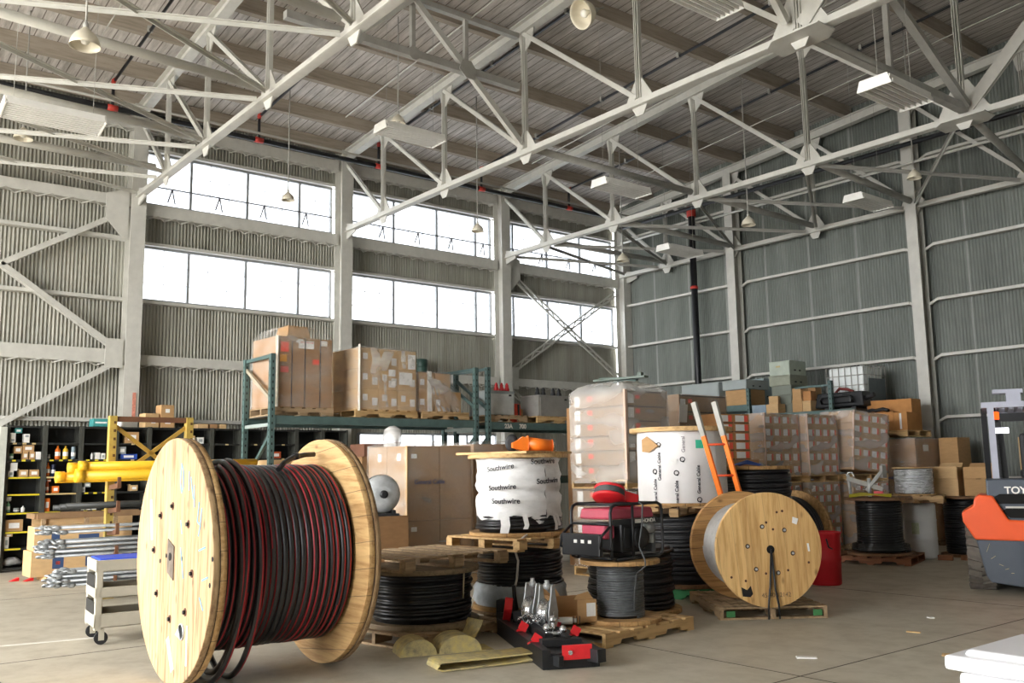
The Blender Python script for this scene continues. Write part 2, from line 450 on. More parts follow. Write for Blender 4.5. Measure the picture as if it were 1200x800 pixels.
z = roofz(XW)+PUR0+PURH/2; mb.bar((XW+.1, Y0, z), (XW+.1, YB, z), .1, PURH)
struct('trim_7', mb, wood('purlin_wood', '#a3988a', '#8d8375', 1, False, rough=.8))

# ---------------------------------------------------------------- columns
WHERE = ['beside the doorway', 'left of the window bands', 'between the first and second window bays', 'at the left of the cross-braced window bay', 'in the far corner of the two walls']
for i, y in enumerate(YT):
    t = thing('wall_column', 'grey riveted steel column on the window wall, ' + WHERE[i], 'column', (XW+.17, y, 0))
    part('shaft', MB().ibeam((0, 0, 0), (0, 0, roofz(XW)+.12), .28, .34, (1, 0, 0), .02), STEEL, t)
    part('base_plate', MB().box((0, 0, .0125), (.5, .46, .025)), STEELD, t)
    g = MB()
    for sgn in (-1, 1):
        if (i in (0, 1) and sgn == (-1 if i else 1)) or (i == 3 and sgn == 1):
            g.prism([(0, .45), (sgn*.42, .30), (sgn*.42, -.2), (sgn*.1, -.55), (0, -.55)], (.02, sgn*.14, 6.62), (0, 1, 0), (0, 0, 1), .016)
            g.prism([(0, .3), (sgn*.32, .3), (sgn*.32, -.25), (0, -.25)], (.02, sgn*.14, 3.82), (0, 1, 0), (0, 0, 1), .016)
    g.prism([(-.17, .22), (.55, .05), (.55, -.12), (-.17, -.3)], (.0, 0, 6.93), (1, 0, 0), (0, 0, 1), .03)
    part('gusset_plate', g, STEEL, t)
    if i == 1: part('warning_sign', MB().box((.19, .05, 2.85), (.006, .06, .5)), paint('faded_red_notice', '#c98471', .6, 0, .3, 20), t, 'narrow faded red notice')
BW = {-14.14: 'left of the stacked grey cabinets', -9.43: 'right of the orange brown cartons', -4.72: 'behind the forklift', 0.0: 'at the right end'}
for x in CB:
    t = thing('wall_column', 'pale steel column on the back wall ' + BW[x], 'column', (x, YB-.12, 0))
    part('shaft', MB().ibeam((0, 0, 1.5), (0, 0, roofz(x)-.1), .24, .3, (0, 1, 0), .018), STEEL, t)
    part('painted_foot', MB().ibeam((0, 0, 0), (0, 0, 1.5 if x > -9.5 else .7), .244, .304, (0, 1, 0), .02), paint('dark_grey_band', '#6e7275', .6), t, 'dark grey foot') if x > -9.5 else part('painted_foot', MB().ibeam((0, 0, 0), (0, 0, 1.5), .244, .304, (0, 1, 0), .02), STEEL, t)

# ---------------------------------------------------------------- roof trusses
ND = [-18.1, -16.4, -14.12, -11.72, -9.15, -6.35, -3.6, -1.0, 1.6, 4.1, 5.7]
NDS = {1: [-18.1, -16.4, -14.45, -12.0, -9.5, -6.6, -3.8, -1.0, 1.6, 4.1, 5.7], 2: [-18.1, -16.4, -14.12, -11.67, -9.0, -6.25, -3.5, -.9, 1.6, 4.1, 5.7],
       3: ND, 0: ND, 4: [-18.1, -16.35, -14.14, -11.8, -9.43, -7.08, -4.72, -2.4, 0, 2.4, 5.7]}
ZB = 6.93
TL = ['meeting the column beside the doorway, at the upper left', 'meeting the column left of the windows', 'meeting the column between first and second window bays', 'meeting the column left of the cross-braced window bay', 'running along the back wall']
def tub(mb, p, q, w, h, up): mb.bar(p, q, w, h, up)
for i, y in enumerate(YT):
    nd = NDS[i]; o = V((0, y if i < 4 else y-.12, 0))
    t = thing('roof_truss', 'steel roof truss ' + TL[i], 'truss', (XW, o.y, 0)); off = V((-XW, 0, 0))
    P = lambda x, z: V((x-XW, 0, z))
    bc = MB()
    for s in (-.035, .035): bc.bar(P(nd[0], ZB)+V((0, s, 0)), P(nd[-1], ZB)+V((0, s, 0)), .012, .10); bc.bar(P(nd[0], ZB-.05)+V((0, s*1.4, 0)), P(nd[-1], ZB-.05)+V((0, s*1.4, 0)), .05, .012)
    bc.bar(P(nd[0], ZB-.056), P(nd[-1], ZB-.056), .12, .006)
    part('bottom_chord', bc, STEEL, t)
    part('top_chord', MB().ibeam(P(XW+.2, roofz(XW+.2)), P(nd[-1], roofz(nd[-1])), .17, .21), STEEL, t)
    for k, x in enumerate(nd[1:-1], 1):
        zt = roofz(x)
        part('vertical_post', MB().bar(P(x, ZB+.05), P(x, zt-.1), .085, .012, (1, 0, 0)).bar(P(x-.04, ZB+.05), P(x-.04, zt-.1), .07, .012, (1, 0, 0)).bar(P(x+.04, ZB+.05), P(x+.04, zt-.1), .07, .012, (1, 0, 0)), STEEL, t)
    for k in range(len(nd)-1):
        if k < 5: a, b_ = P(nd[k], roofz(nd[k])-.1), P(nd[k+1]-.05, ZB+.08)
        else: a, b_ = P(nd[k]+.05, ZB+.08), P(nd[k+1], roofz(nd[k+1])-.1)
        w = .075 if k != 5 else .2
        d = MB().bar(a+V((0, .03, 0)), b_+V((0, .03, 0)), .014, w).bar(a-V((0, .03, 0)), b_-V((0, .03, 0)), .014, w)
        part('diagonal_brace', d, STEEL, t)
    for k, x in enumerate(nd[1:-1], 1):
        big = k == 5 and i in (1, 2, 3)
        s = 1.6 if big else 1
        part('gusset_plate', MB().prism([(-.30*s, -.05), (.30*s, -.05), (.24*s, .1), (.07*s, .36*s), (-.07*s, .36*s), (-.24*s, .1)], P(x, ZB), (1, 0, 0), (0, 0, 1), .02)
             .prism([(-.15, -.06), (.15, -.06), (.07, -.20), (-.07, -.20)], P(x, ZB), (1, 0, 0), (0, 0, 1), .02), STEEL, t)
        part('top_gusset', MB().prism([(-.16, .1), (.3, .1), (.22, -.18), (.06, -.32), (-.07, -.32)], P(x, roofz(x)-.12), (1, 0, 0), (0, 0, 1), .02), STEEL, t)
        if big: part('splice_plate', MB().prism([(-.42, -.1), (-.25, -.25), (.42, -.25), (.42, .1), (.25, .25), (-.42, .25)], P(x, ZB-.085), (1, 0, 0), (0, 1, 0), .016), STEEL, t, 'flat white plate under the chord')
# struts and plan bracing between the trusses
def member(name, label, cat, p, q, w, h, m=STEELD, rnd=False, group=None):
    p, q = V(p), V(q); mb = MB()
    if rnd: mb.tube((0, 0, 0), q-p, w, 12)
    else: mb.bar((0, 0, 0), q-p, w, .014).bar(V((0, 0, -h/2)), q-p+V((0, 0, -h/2)), .014, h)
    return solo(name, mb, m, label, cat, p, 0, group)
BAY = {0: 'left of the window bands, overhead', 1: 'before the first window bay', 2: 'before the second window bay', 3: 'beside the back wall'}
COLN = ['', 'second', 'third', 'fourth', 'fifth', 'sixth', 'seventh']
for b in (0, 2, 3):
    A, B = NDS[b], NDS[b+1]
    for k in (range(1, 6) if b != 2 else (3, 5)):
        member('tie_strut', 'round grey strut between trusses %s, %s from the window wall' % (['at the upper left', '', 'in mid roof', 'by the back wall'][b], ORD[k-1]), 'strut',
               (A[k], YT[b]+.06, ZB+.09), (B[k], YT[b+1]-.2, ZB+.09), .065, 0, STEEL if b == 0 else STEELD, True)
        if b == 2: continue
    if b == 2: continue
    for k in range(0, 5):
        a0, a1, c0, c1 = A[k], A[k+1], B[k], B[k+1]; y0, y1 = YT[b]+.12, YT[b+1]-.12 if b == 0 else YT[b+1]-.3; xm = (a0+a1)/2
        a0 += .14; c0 += .14; a1 -= .14; c1 -= .14
        if k == 0: a0 += .2; c0 += .2
        t = thing('cross_brace', 'pair of crossed thin grey braces, %s panel from the window wall, %s' % (ORD[k], ['upper left roof', '', '', 'by the back wall'][b]), 'brace', (xm, y0, ZB-.02))
        for (xa, xb, dz) in ((a0, c1, 0), (a1, c0, .03)):
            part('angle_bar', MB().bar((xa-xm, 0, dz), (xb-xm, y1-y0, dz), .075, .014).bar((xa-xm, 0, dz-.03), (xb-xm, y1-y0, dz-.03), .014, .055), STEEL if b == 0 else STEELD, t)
# sway frames
for bay, xk, lab in ((1, -11.72, 'above the carton rack'), (2, -6.3, 'above the forklift side'), (1, -6.4, 'overhead near the ridge')):
    y0, y1 = YT[bay]+.1, YT[bay+1]-.1; ym = (y0+y1)/2; zt = roofz(xk)-.12; d = y1-ym
    t = thing('sway_frame', 'grey lattice sway frame between two roof trusses ' + lab, 'bracing', (xk, ym, 0))
    heavy = bay == 2; zm = ZB+.08 if heavy else 8.08; zt2 = zt-.04
    part('strut', MB().bar((0, -d, zm), (0, d, zm), .12, .12), STEELD, t); part('strut', MB().bar((0, -d, zt2), (0, d, zt2), .1, .09), STEELD, t)
    part('hanger', MB().bar((0, 0, zm), (0, 0, zt2), .08, .07, (0, 1, 0)), STEELD, t)
    if heavy:
        part('diagonal', MB().bar((.05, -d, zt2), (.05, d, ZB+.12), .12, .1), STEELD, t)
    else:
        part('round_plate', MB().tube((.05, 0, zm), (.066, 0, zm), .11, 20), STEELD, t)
        for s_ in (-1, 1):
            part('diagonal', MB().bar((.03, 0, zt2), (.03, s_*d, ZB+.15), .08, .1), STEEL, t); yq = s_*d*(zt2-zm)/(zt2-ZB-.15)
            part('hanger', MB().bar((0, yq, zm), (0, yq, zt2), .07, .07, (0, 1, 0)), STEELD, t)
            part('centre_plate', MB().prism([(-.12, .14), (.06, .16), (.16, .02), (.14, -.15), (-.04, -.15), (-.18, -.02)] if s_ > 0 else [(.12, .14), (-.06, .16), (-.16, .02), (-.14, -.15), (.04, -.15), (.18, -.02)], (.07, yq, zm), (0, 1, 0), (0, 0, 1), .016), STEELD, t)
# wall bracing
def brace(label, y0, z0, y1, z1, w=.16):
    mb = MB(); d = V((0, y1-y0, z1-z0)); L = d.length; u = d.normalized(); nn = V((0, -u.z, u.y))
    for s in (-1, 1): mb.bar(nn*s*(w/2-.02), d+nn*s*(w/2-.02), .05, .035, nn)
    n = int(L/.22)
    for i in range(n): mb.bar(u*(L*i/n)+nn*(w/2-.03)*(1 if i % 2 else -1), u*(L*(i+1)/n)-nn*(w/2-.03)*(1 if i % 2 else -1), .012, .03, nn)
    solo('wall_brace', mb, STEEL, label, 'brace', (XW+.06, y0, z0))
brace('grey laced diagonal brace rising across the right window bay from lower left', 14.45, 3.95, 18.4, 6.45)
brace('grey laced diagonal brace falling across the right window bay from upper left', 14.6, 6.55, 18.45, 4.05)
brace('grey laced brace falling to the low corner behind the right end of the racking', 14.5, 3.55, 16.4, 2.5)
def brace2(label, y0, z0, y1, z1):
    solo('wall_brace', MB().bar((0, 0, 0), (0, y1-y0, z1-z0), .1, .15, (1, 0, 0)), STEEL, label, 'brace', (XW+.08, y0, z0))
brace2('flat grey brace rising to the left column from the wall middle, uppermost of three', 2.95, 5.33, 4.98, 6.6)
brace2('flat grey brace falling to the left column at mid height, middle of three', 2.95, 5.33, 5.02, 3.9)
brace2('flat grey brace sloping from the left column down to the dark shelves, lowest of three', 2.95, 2.4, 5.02, 3.72)
# ================================================================ overhead services
SHADE = paint('lamp_shade_cream', '#cfc7b4', .4, .1, .08, 5); SHIN = paint('lamp_shade_white', '#eeeae0', .35, 0, .03, 5)
BULB = glow('unlit_bulb', '#d9d6cc', 0)
def dome(x, y, z, r, label, tilt=(0, 0, 0), k=1):
    t = thing('pendant_lamp', label, 'lamp', (x, y, z), tilt, 'dome pendants under the roof')
    part('lamp_shade', MB().lathe([(r*.2, r*1.3), (r*.27, r*1.2), (r*.42, r*1.05), (r*.68, r*.82), (r*.86, r*.52), (r*.95, r*.22), (r, 0), (r*.97, 0), (r*.91, r*.22), (r*.82, r*.5), (r*.64, r*.78), (r*.2, r*1.0)], 28, close=False), [SHADE], t)
    part('bulb', MB().lathe([(.02, r*.9), (r*.16, r*.7), (r*.3, r*.42), (r*.24, r*.24), (.01, r*.16)], 14), BULB, t)
    part('lamp_socket', MB().lathe([(r*.17, r*1.2), (r*.19, r*1.55), (r*.1, r*1.75)], 14), STEELD, t)
    if not any(tilt): part('hanging_rod', MB().tube((0, 0, r*1.7), (0, 0, roofz(x)+.402-z), .012, 6), STEELD, t)
    else: part('hanging_cord', MB().tube((0, 0, r*1.7), MX.Rotation(0, 3, 'X') @ V((0, 0, r*2.3)), .012, 6), STEELD, t)
dome(-10.65, 2.43, 6.35, .17, 'large pale dome lamp seen from below at the upper left, under a round strut')
dome(-13.1, 8.05, 7.5, .13, 'cream dome lamp just above the white slatted fixture near the second truss')
dome(-16.3, 7.52, 6.82, .13, 'small dome lamp hanging in front of the first upper window')
dome(-14.85, 11.04, 6.42, .13, 'small dome lamp hanging in front of the second upper window')
dome(-14.4, 14.8, 6.2, .14, 'small dome lamp near the cross-braced window bay, in front of the corner')
dome(-10.76, 14.58, 6.2, .14, 'small dome lamp hanging against the back wall to the right of the black riser pipe')
dome(-8.16, 16.1, 6.75, .13, 'dome lamp in front of the upper back wall at the right')
dome(-16.16, 2.83, 7.0, .15, 'dome lamp behind the struts at the left edge of the photo')
t_ = dome(-7.66, 7.28, 7.0, .18, 'tilted dome lamp shade with its open mouth showing, top centre', (-1.0, .5, .2))
def fixture(x, y, z, rz, L, W_, label, slats, rx=0.0):
    t = thing('light_fixture', label, 'light', (x, y, z), (rx, 0, rz), 'white slatted ceiling fixtures')
    h = .09
    b = MB(); b.box((0, 0, h/2+.03), (L*.98, W_*.9, h*.6)); b.box((0, 0, h+.04), (L*.6, W_*.35, .06))
    part('housing', b, WHITE, t); part('reflector', MB().box((0, 0, .028), (L*.96, W_*.88, .006)), paint('reflector_grey', '#85857f', .5), t)
    for s in (-1, 1): part('end_plate', MB().prism([(-W_/2, -.02), (W_/2, -.02), (W_/2*.8, h+.03), (-W_/2*.8, h+.03)], (s*L/2, 0, 0), (0, 1, 0), (0, 0, 1), .02), WHITE, t)
    s = MB()
    for i in range(slats+1): s.bar((-L/2+.02, -W_/2+W_*i/slats, .01), (L/2-.02, -W_/2+W_*i/slats, .01), .012, .05)
    part('slats', s, WHITE, t)
    tb = MB()
    for i in range(slats): tb.tube((-L/2+.03, -W_/2+W_*(i+.5)/slats, .03), (L/2-.03, -W_/2+W_*(i+.5)/slats, .03), .013, 6)
    part('tubes', tb, glow('unlit_tube', '#c4c3bd', 0), t)
    wv = MB()
    for s_ in (-.4, .4): wv.tube((L*s_, 0, h), (L*s_, math.sin(rx)*(roofz(x)+.402-z), math.cos(rx)*(roofz(x)+.402-z)), .004, 5)
    part('hanging_wires', wv, STEELD, t)
fixture(-12.75, 2.58, 6.2, PI/2, 1.2, .38, 'long white slatted fixture at the upper left edge of the photo', 8, -.22)
fixture(-12.55, 7.95, 7.08, PI/2, 1.15, .42, 'white slatted fixture between the first two window bays, by a cream dome lamp', 6)
fixture(-11.5, 11.85, 6.6, PI/2, 1.15, .42, 'white slatted fixture in mid air below a round strut, centre of the roof', 6)
fixture(-13.6, 15.84, 6.38, PI/2, 1.15, .42, 'white slatted fixture beside the black riser pipe', 6)
fixture(-5.5, 10.55, 6.05, PI/2, 1.0, .45, 'large white slatted fixture between two heavy trusses at the upper right', 6)
fixture(-9.36, 16.57, 6.63, PI/2, 1.1, .45, 'white slatted fixture close to the back wall', 6)
fixture(-6.6, 8.25, 7.05, PI/2, 1.1, .42, 'white slatted fixture cut off by the top edge of the photo', 6)
# sprinkler pipes
REDF = paint('red_fitting', '#b8382c', .5, 0, .1, 8)
MAINX, MAINZ = XW+1.05, 8.28
t = thing('sprinkler_main', 'black sprinkler main pipe running under the eave along the window wall', 'pipe', (MAINX, 0, MAINZ))
part('pipe', MB().tube((0, Y0+.3, 0), (0, YB-.4, 0), .05, 10), BLACK, t)
part('conduit', MB().tube((.12, Y0+.3, .1), (.12, YB-.4, .1), .025, 8), STEEL, t)
for y in (1.6, 4.46, 7.3, 10.1, 12.95, 15.8): part('red_fitting', MB().tube((0, y-.09, 0), (0, y+.09, 0), .058, 10), REDF, t)
for n, y in enumerate((1.6, 4.46, 7.3, 10.1, 12.95, 15.8)):
    t = thing('sprinkler_branch', 'black sprinkler pipe with red elbow under the roof boards, %s from the doorway end' % ORD[n], 'pipe', (MAINX, y, MAINZ), 0, 'sprinkler branch pipes')
    zt = roofz(MAINX)+.06-MAINZ
    part('drop', MB().tube((0, 0, .05), (0, 0, zt), .03, 8), BLACK, t)
    part('elbow', MB().tube((0, 0, zt-.06), (0, 0, zt+.04), .038, 8).tube((-.03, 0, zt), (.1, 0, zt+.01), .038, 8), REDF, t, 'red elbow')
    part('branch_pipe', MB().tube((.1, 0, zt), (X1-.5-MAINX, 0, zt+.08*(X1-.5-MAINX)), .028, 8), BLACK, t)
    for k in range(1, 8): part('hanger_clamp', MB().box((k*2.1, 0, zt+.08*k*2.1+.02), (.05, .09, .1)), STEELD, t)
t = thing('riser_pipe', 'tall black fire riser pipe standing before the back wall with a red top fitting', 'pipe', (-15.16, 18.15, 0))
part('pipe', MB().tube((0, 0, 0), (0, 0, 8.0), .085, 14), BLACK, t)
part('red_fitting', MB().tube((0, 0, 7.95), (0, 0, 8.2), .12, 14), REDF, t, 'red fitting'); part('red_coupling', MB().tube((0, 0, 6.05), (0, 0, 6.13), .1, 14), REDF, t, 'red coupling')
t = thing('sprinkler_main', 'black pipe with pale conduits running high along the back wall', 'pipe', (0, YB-.55, 8.15))
part('pipe', MB().tube((XW+.6, 0, 0), (X1-.5, 0, 0), .05, 10), BLACK, t); part('conduit', MB().tube((XW+.6, .2, -.35), (X1-.5, .2, -.35), .03, 8), STEEL, t)
# thin tie rods that cross under the purlins
for n, (y, z) in enumerate(((8.6, .0), (13.5, .0), (16.4, -.02), (3.75, 0))):
    solo('tie_rod', MB().tube((0, 0, 0), (13, 0, .08*13), .012, 6), STEEL, 'thin pale rod running up the roof slope below the boards, %s from the doorway end' % ['second', 'third', 'farthest', 'nearest'][n], 'rod', (-16, y, roofz(-16)-.15+z), 0, 'thin roof rods')
# ================================================================ builders used all over
def pallet(label, loc, rz=0, w=1.22, d=1.02, m=None, name='pallet', n=7, blocks=False, group=None, cat='pallet'):
    m = m or PALW; t = thing(name, label, cat, loc, rz, group); h = .125
    bw = w/n*.72
    for i in range(n): part('deck_board', MB().box((-w/2+bw/2+(w-bw)*i/(n-1), 0, h-.0095), (bw, d, .019), None), m, t, bev=.002)
    for y in (-d/2+.022, 0, d/2-.022):
        s = MB()
        if blocks:
            s.b.free()
            for x in (-w/2+.06, 0, w/2-.06): part('block', MB().box((x, y, .0615), (.11, .09, .083)), m, t)
        else:
            s.prism([(-w/2, .019), (-w/2+.2, .019), (-w/2+.22, .055), (-w/2+.42, .055), (-w/2+.44, .019), (w/2-.44, .019), (w/2-.42, .055), (w/2-.22, .055), (w/2-.2, .019), (w/2, .019), (w/2, h-.019), (-w/2, h-.019)], (0, y, 0), (1, 0, 0), (0, 0, 1), .04)
            part('stringer', s, m, t)
    for x in (-w/2+.05, 0, w/2-.05): part('bottom_board', MB().box((x, 0, .0095), (.1, d, .019)), m, t)
    return t
PH = .125
def carton_mb(w, d, h, tape=True, labels=(), flap=0):
    """carton body standing on z=0; labels: (face, u, v, lw, lh, material index)"""
    b = MB(); b.box((0, 0, h/2), (w, d, h))
    if tape: b.box((0, 0, h+.0006), (w+.001, .05, .0012), None, 1)
    for f, u, v, lw, lh, mi in labels:
        if f == 'y': b.box((u*w, -d/2-.001, v*h), (lw, .002, lh), None, mi)
        else: b.box((w/2+.001, u*d, v*h), (.002, lw, lh), None, mi)
    return b
TAPE = paint('carton_tape', '#b79a70', .4)
CM = lambda m: [m, TAPE, PAPER, REDLAB, INK, BLUEI]
def carton(label, loc, size, m=None, rz=0, labels=(), tape=True, name='carton', cat='box', group=None):
    return solo(name, carton_mb(*size, tape, labels), CM(m or CARD), label, cat, loc, rz, group)
def film_shell(w, d, z0, z1, top=.0, wob=.012, seed=0, topinset=.0):
    r = random.Random(seed); b = MB(); N = 12; K = 9
    rows = []
    for k in range(K+1):
        z = z0+(z1-z0)*k/K; row = []
        for cx, cy, dx, dy in ((-1,-1,1,0),(1,-1,0,1),(1,1,-1,0),(-1,1,0,-1)):
            for i in range(N):
                t = i/N*2; x = (cx+dx*t)*(w/2+.012); y = (cy+dy*t)*(d/2+.012); q = wob*r.uniform(0, 1)
                row.append((x*(1+q/w), y*(1+q/d), z))
        row.append(row[0]); rows.append(row)
    if top:
        for f, dz in ((.8, .55), (.5, .85), (.15, 1.0)):
            rows.append([(x*f, y*f, z1+top*dz*r.uniform(.8, 1.1)) for x, y, _ in rows[K][:-1]]); rows[-1].append(rows[-1][0])
    b.sheet(rows); return b
def load(label, loc, size, n, m, rz=0, labels=(), film=None, cat='wrapped load', name='wrapped_load', top=0, gap=.006, group=None, hold=True, seed=1, topm=None):
    """cartons stacked in a block under stretch film; only the outer cartons exist"""
    w, d, h = size; nx, ny, nz = n; t = thing(name, label, cat, loc, rz, group)
    cw, cd, ch = w/nx, d/ny, h/nz
    me = carton_mb(cw-gap, cd-gap, ch-gap*.6, nz < 6, labels).mesh('carton', CM(m))
    for k in range(nz):
        for i in range(nx):
            for j in range(ny):
                if 0 < i < nx-1 and 0 < j and j < ny-1 and k < nz-1: continue
                if j > 0 and i < nx-1 and k < nz-1: continue       # unseen inner and far cartons
                link('carton', me, t, (-w/2+cw*(i+.5), -d/2+cd*(j+.5), ch*k))
    if film: part('stretch_wrap', film_shell(w, d, .004, h+.01, top, seed=seed), film, t)
    return t
def strip(mb, pts, wdt, side=(1, 0, 0), mi=0):
    s = V(side)*wdt/2
    mb.sheet([[V(p)-s for p in pts], [V(p)+s for p in pts]], mi); return mb

# ================================================================ dark shelving along the window wall
SHX = -17.5; SD = .36
DK = paint('shelf_black', '#1d1e1c', .6, 0, .15, 6); DKP = paint('shelf_upright', '#3f403a', .55, 0, .15, 6)
YLAB = paint('yellow_strip', '#d9c62b', .6, 0, .1, 10); TANLAB = paint('tan_strip', '#c0a875', .6)
LV = [.07, .385, .66, .97, 1.28, 1.565, 1.855, 2.14]
BW_ = .585; SY0 = 3.10
strips = {0: {5: 'full', 4: 'full', 3: 'full', 2: 'full', 1: 'half', 6: 'dots', 7: 'dots'}, 1: {5: 'pale', 4: 'pale', 6: 'dots', 3: 'half'}, 2: {6: 'dots', 4: 'dots', 3: 'dots'}}
for i in range(11):
    t = thing('shelving_unit', 'black open steel shelving unit, %s bay from the left end along the window wall' % ORD[i], 'shelving', (SHX, SY0+i*BW_, 0), 0, 'black shelving units')
    w = BW_
    part('back_panel', MB().box((-SD+.005, w/2, 1.22), (.006, w-.01, 2.4)), DK, t)
    for y in (.02, w-.02): part('upright', MB().box((-.02, y, 1.22), (.04, .038, 2.44)).box((-SD+.03, y, 1.22), (.03, .038, 2.44)).box((-SD/2, y, 1.22), (SD-.06, .006, 2.42)), DKP, t)
    for k, z in enumerate(LV+[2.43]):
        part('shelf_board', MB().box((-SD/2, w/2, z-.012), (SD-.02, w-.05, .02)).box((-.012, w/2, z-.018), (.012, w-.08, .034)), DK, t)
        kind = strips.get(i, {}).get(k)
        if kind in ('full', 'half', 'pale'):
            a, b_ = (.05, w-.05) if kind != 'half' else (.05, w*.5)
            part('label_strip', MB().box((-.004, (a+b_)/2, z-.018), (.006, b_-a, .026)), YLAB if kind != 'pale' else TANLAB, t, 'yellow label strip' if kind != 'pale' else 'tan label strip')
        elif kind == 'dots' or (k in (6, 7) and i > 2):
            mbb = MB()
            for f in ((.2, .45, .7) if kind else (.5,)): mbb.box((-.004, w*f, z-.018), (.006, .06, .026))
            part('label_strip', mbb, YLAB if kind and k != 7 else TANLAB, t, 'small shelf labels')
def sy(px): return 3.08+.0136*(px-8)+.0000039*(px-8)**2
SHCOL = {'white': WHITE, 'teal': paint('teal_carton', '#3f8f8c', .6), 'brown': CARD, 'tan': CARDL, 'orange': paint('orange_bottle', '#e2721f', .45), 'yellow': paint('yellow_bottle', '#e3b93a', .45),
         'blue-grey': paint('blue_grey_can', '#7e8f97', .4), 'green': paint('green_tub', '#6a9a78', .5), 'red': RED, 'dark blue': paint('dark_blue_can', '#23304a', .45), 'blue': paint('mid_blue', '#2c4fa5', .5), 'grey': CABG, 'rust': paint('rust_orange', '#b5532a', .6)}
#        px   shelf w  h(px) colour kind
GOODS = [(12.5,7,6,5.5,'white','box'),(12.5,7,6,5.5,'white','box'),(22,7,8,5.5,'teal','box'),(22,7,8,6,'teal','box'),(31.5,7,6.5,5,'white','box'),(31.5,7,6.5,5,'white','box'),
 (11,6,5.5,7,'green','tub'),(22.5,6,9,8,'brown','box'),(31,6,6,9,'brown','box'),(38.5,6,6.5,9,'brown','box'),(34,6,13,8,'brown','box'),(46.5,6,6,9,'white','box'),(55.5,6,4,6,'grey','tub'),(68,6,7,16,'orange','bottle'),(77,6,7,16,'yellow','bottle'),(86,6,6,15,'blue-grey','can'),
 (107,6,3,8,'white','bottle'),(113.5,6,6,8,'white','box'),(120,6,5,7,'white','box'),
 (10.5,5,6,7,'white','box'),(19,5,8,9,'white','box'),(30,5,10,8,'tan','box'),(42,5,11,8,'brown','box'),(54,5,4.5,16,'orange','bottle'),(64,5,6,14,'dark blue','can'),(96,5,3.4,16,'white','tube'),(101,5,3.4,16,'white','tube'),(106,5,3.4,16,'white','tube'),(115,5,6,6,'red','box'),
 (54,4,4.5,13,'rust','jar'),(59.5,4,5,14,'orange','jar'),(67,4,8,8,'orange','box'),(97,4,4,6,'white','box'),(103,4,8,5,'grey','box'),
 (7.5+3,3,5,13,'green','bottle'),(15.5,3,6,5,'white','tub'),(25,3,7,5,'grey','tub'),(32,3,5,7,'white','bottle'),(57,3,6,15,'orange','box'),(99,3,4,6,'white','box'),(105.5,3,4.5,6,'white','box'),(112,3,6,6,'white','box'),
 (99,2,4,6,'white','box'),(106,2,4,6,'white','box'),(112,2,6,7,'white','box'),(140,2,4,8,'red','bottle'),(146,2,5,8,'blue','tub'),(152,2,5,8,'dark blue','can'),
 (22,2,20,13,'brown','box'),(9.5,1,5,13,'white','binder'),(18,1,8,8,'tan','box'),
 (153,7,18,14,'brown','box'),(150,6,22,6,'blue','box'),(158,4,9,7,'tan','box'),(141,6,10,9,'grey','box'),
 (218,7,6,9,'white','box'),(227,7,7,10,'tan','box'),(237,7,9,8,'white','box'),(258,5,12,6,'white','box'),(273,5,14,5,'white','box'),(289,5,10,6,'grey','box'),(335,6,14,9,'rust','box')]
SHN = ['floor', 'lowest', 'second lowest', 'third lowest', 'fourth lowest', 'third highest', 'second highest', 'top']
SHN = {1: 'lowest', 2: 'second lowest', 3: 'third lowest', 4: 'middle', 5: 'third highest', 6: 'second highest', 7: 'highest'}
seen = {}; stack = {}; BAYN = {}
for px, k, w, h, c, kind in GOODS:
    y = sy(px); w *= .0133; h /= 68.0; bay = min(10, max(0, int((y-SY0)/BW_)))
    lo, hi = SY0+bay*BW_+.05, SY0+(bay+1)*BW_-.05
    w = min(w, hi-lo-.01); y = min(max(y, lo+w/2), hi-w/2)
    key = (bay, k); z0 = LV[k]+.0005
    for (yy, ww, zz) in stack.get(key, []):
        if abs(yy-y) < (ww+w)/2-.004: z0 = max(z0, zz)
    nxt = (LV+[2.43])[k+1]-.04
    h = min(h, nxt-z0)
    if h < .02: continue
    stack.setdefault(key, []).append((y, w, z0+h))
    n = seen[key] = seen.get(key, 0)+1
    pos = ('first', 'second', 'third', 'fourth', 'fifth', 'sixth', 'seventh', 'eighth', 'ninth', 'tenth', 'eleventh')[n-1]
    lab = '%s %s, %s on the %s shelf of the %s black shelving bay' % (c, kind, pos, SHN[k], ORD[bay])
    dd = min(.2, w*1.2+.05); m = SHCOL[c]
    if kind in ('box', 'binder'):
        b = MB(); b.box((0, 0, h/2), (dd, w, h)); b.box((dd/2+.001, 0, h*.5), (.002, w*.6, h*.45), None, 1)
        if c in ('tan',): b.box((0, -w/2-.01, h+.01), (dd, .02, .004), MX.Rotation(.6, 3, 'X'), 0)
        solo({'box': 'carton', 'binder': 'binder'}[kind], b, [m, PAPER if c != 'white' else SHCOL['grey'] if n % 2 else PAPER], lab, kind, (SHX-.04-dd/2, y, z0), 0, 'goods on the black shelves')
    else:
        r = w/2*.96; pr = {'bottle': [(r*.9, 0), (r, .01), (r, h*.68), (r*.55, h*.82), (r*.35, h*.85), (r*.35, h)], 'can': [(r, 0), (r, h*.95), (r*.9, h)], 'tub': [(r*.85, 0), (r, h*.85), (r*1.0, h*.86), (r*.98, h)], 'jar': [(r*.9, 0), (r, h*.1), (r, h*.75), (r*.8, h*.8), (r*.8, h)], 'tube': [(r, 0), (r, h*.98), (r*.95, h)]}[kind]
        b = MB().lathe(pr, 14); b.lathe([(r*1.01, h*.25), (r*1.01, h*.55)], 14, close=False, mi=1)
        solo(kind, b, [m, PAPER], lab, kind, (SHX-.05-r, y, z0), 0, 'goods on the black shelves')
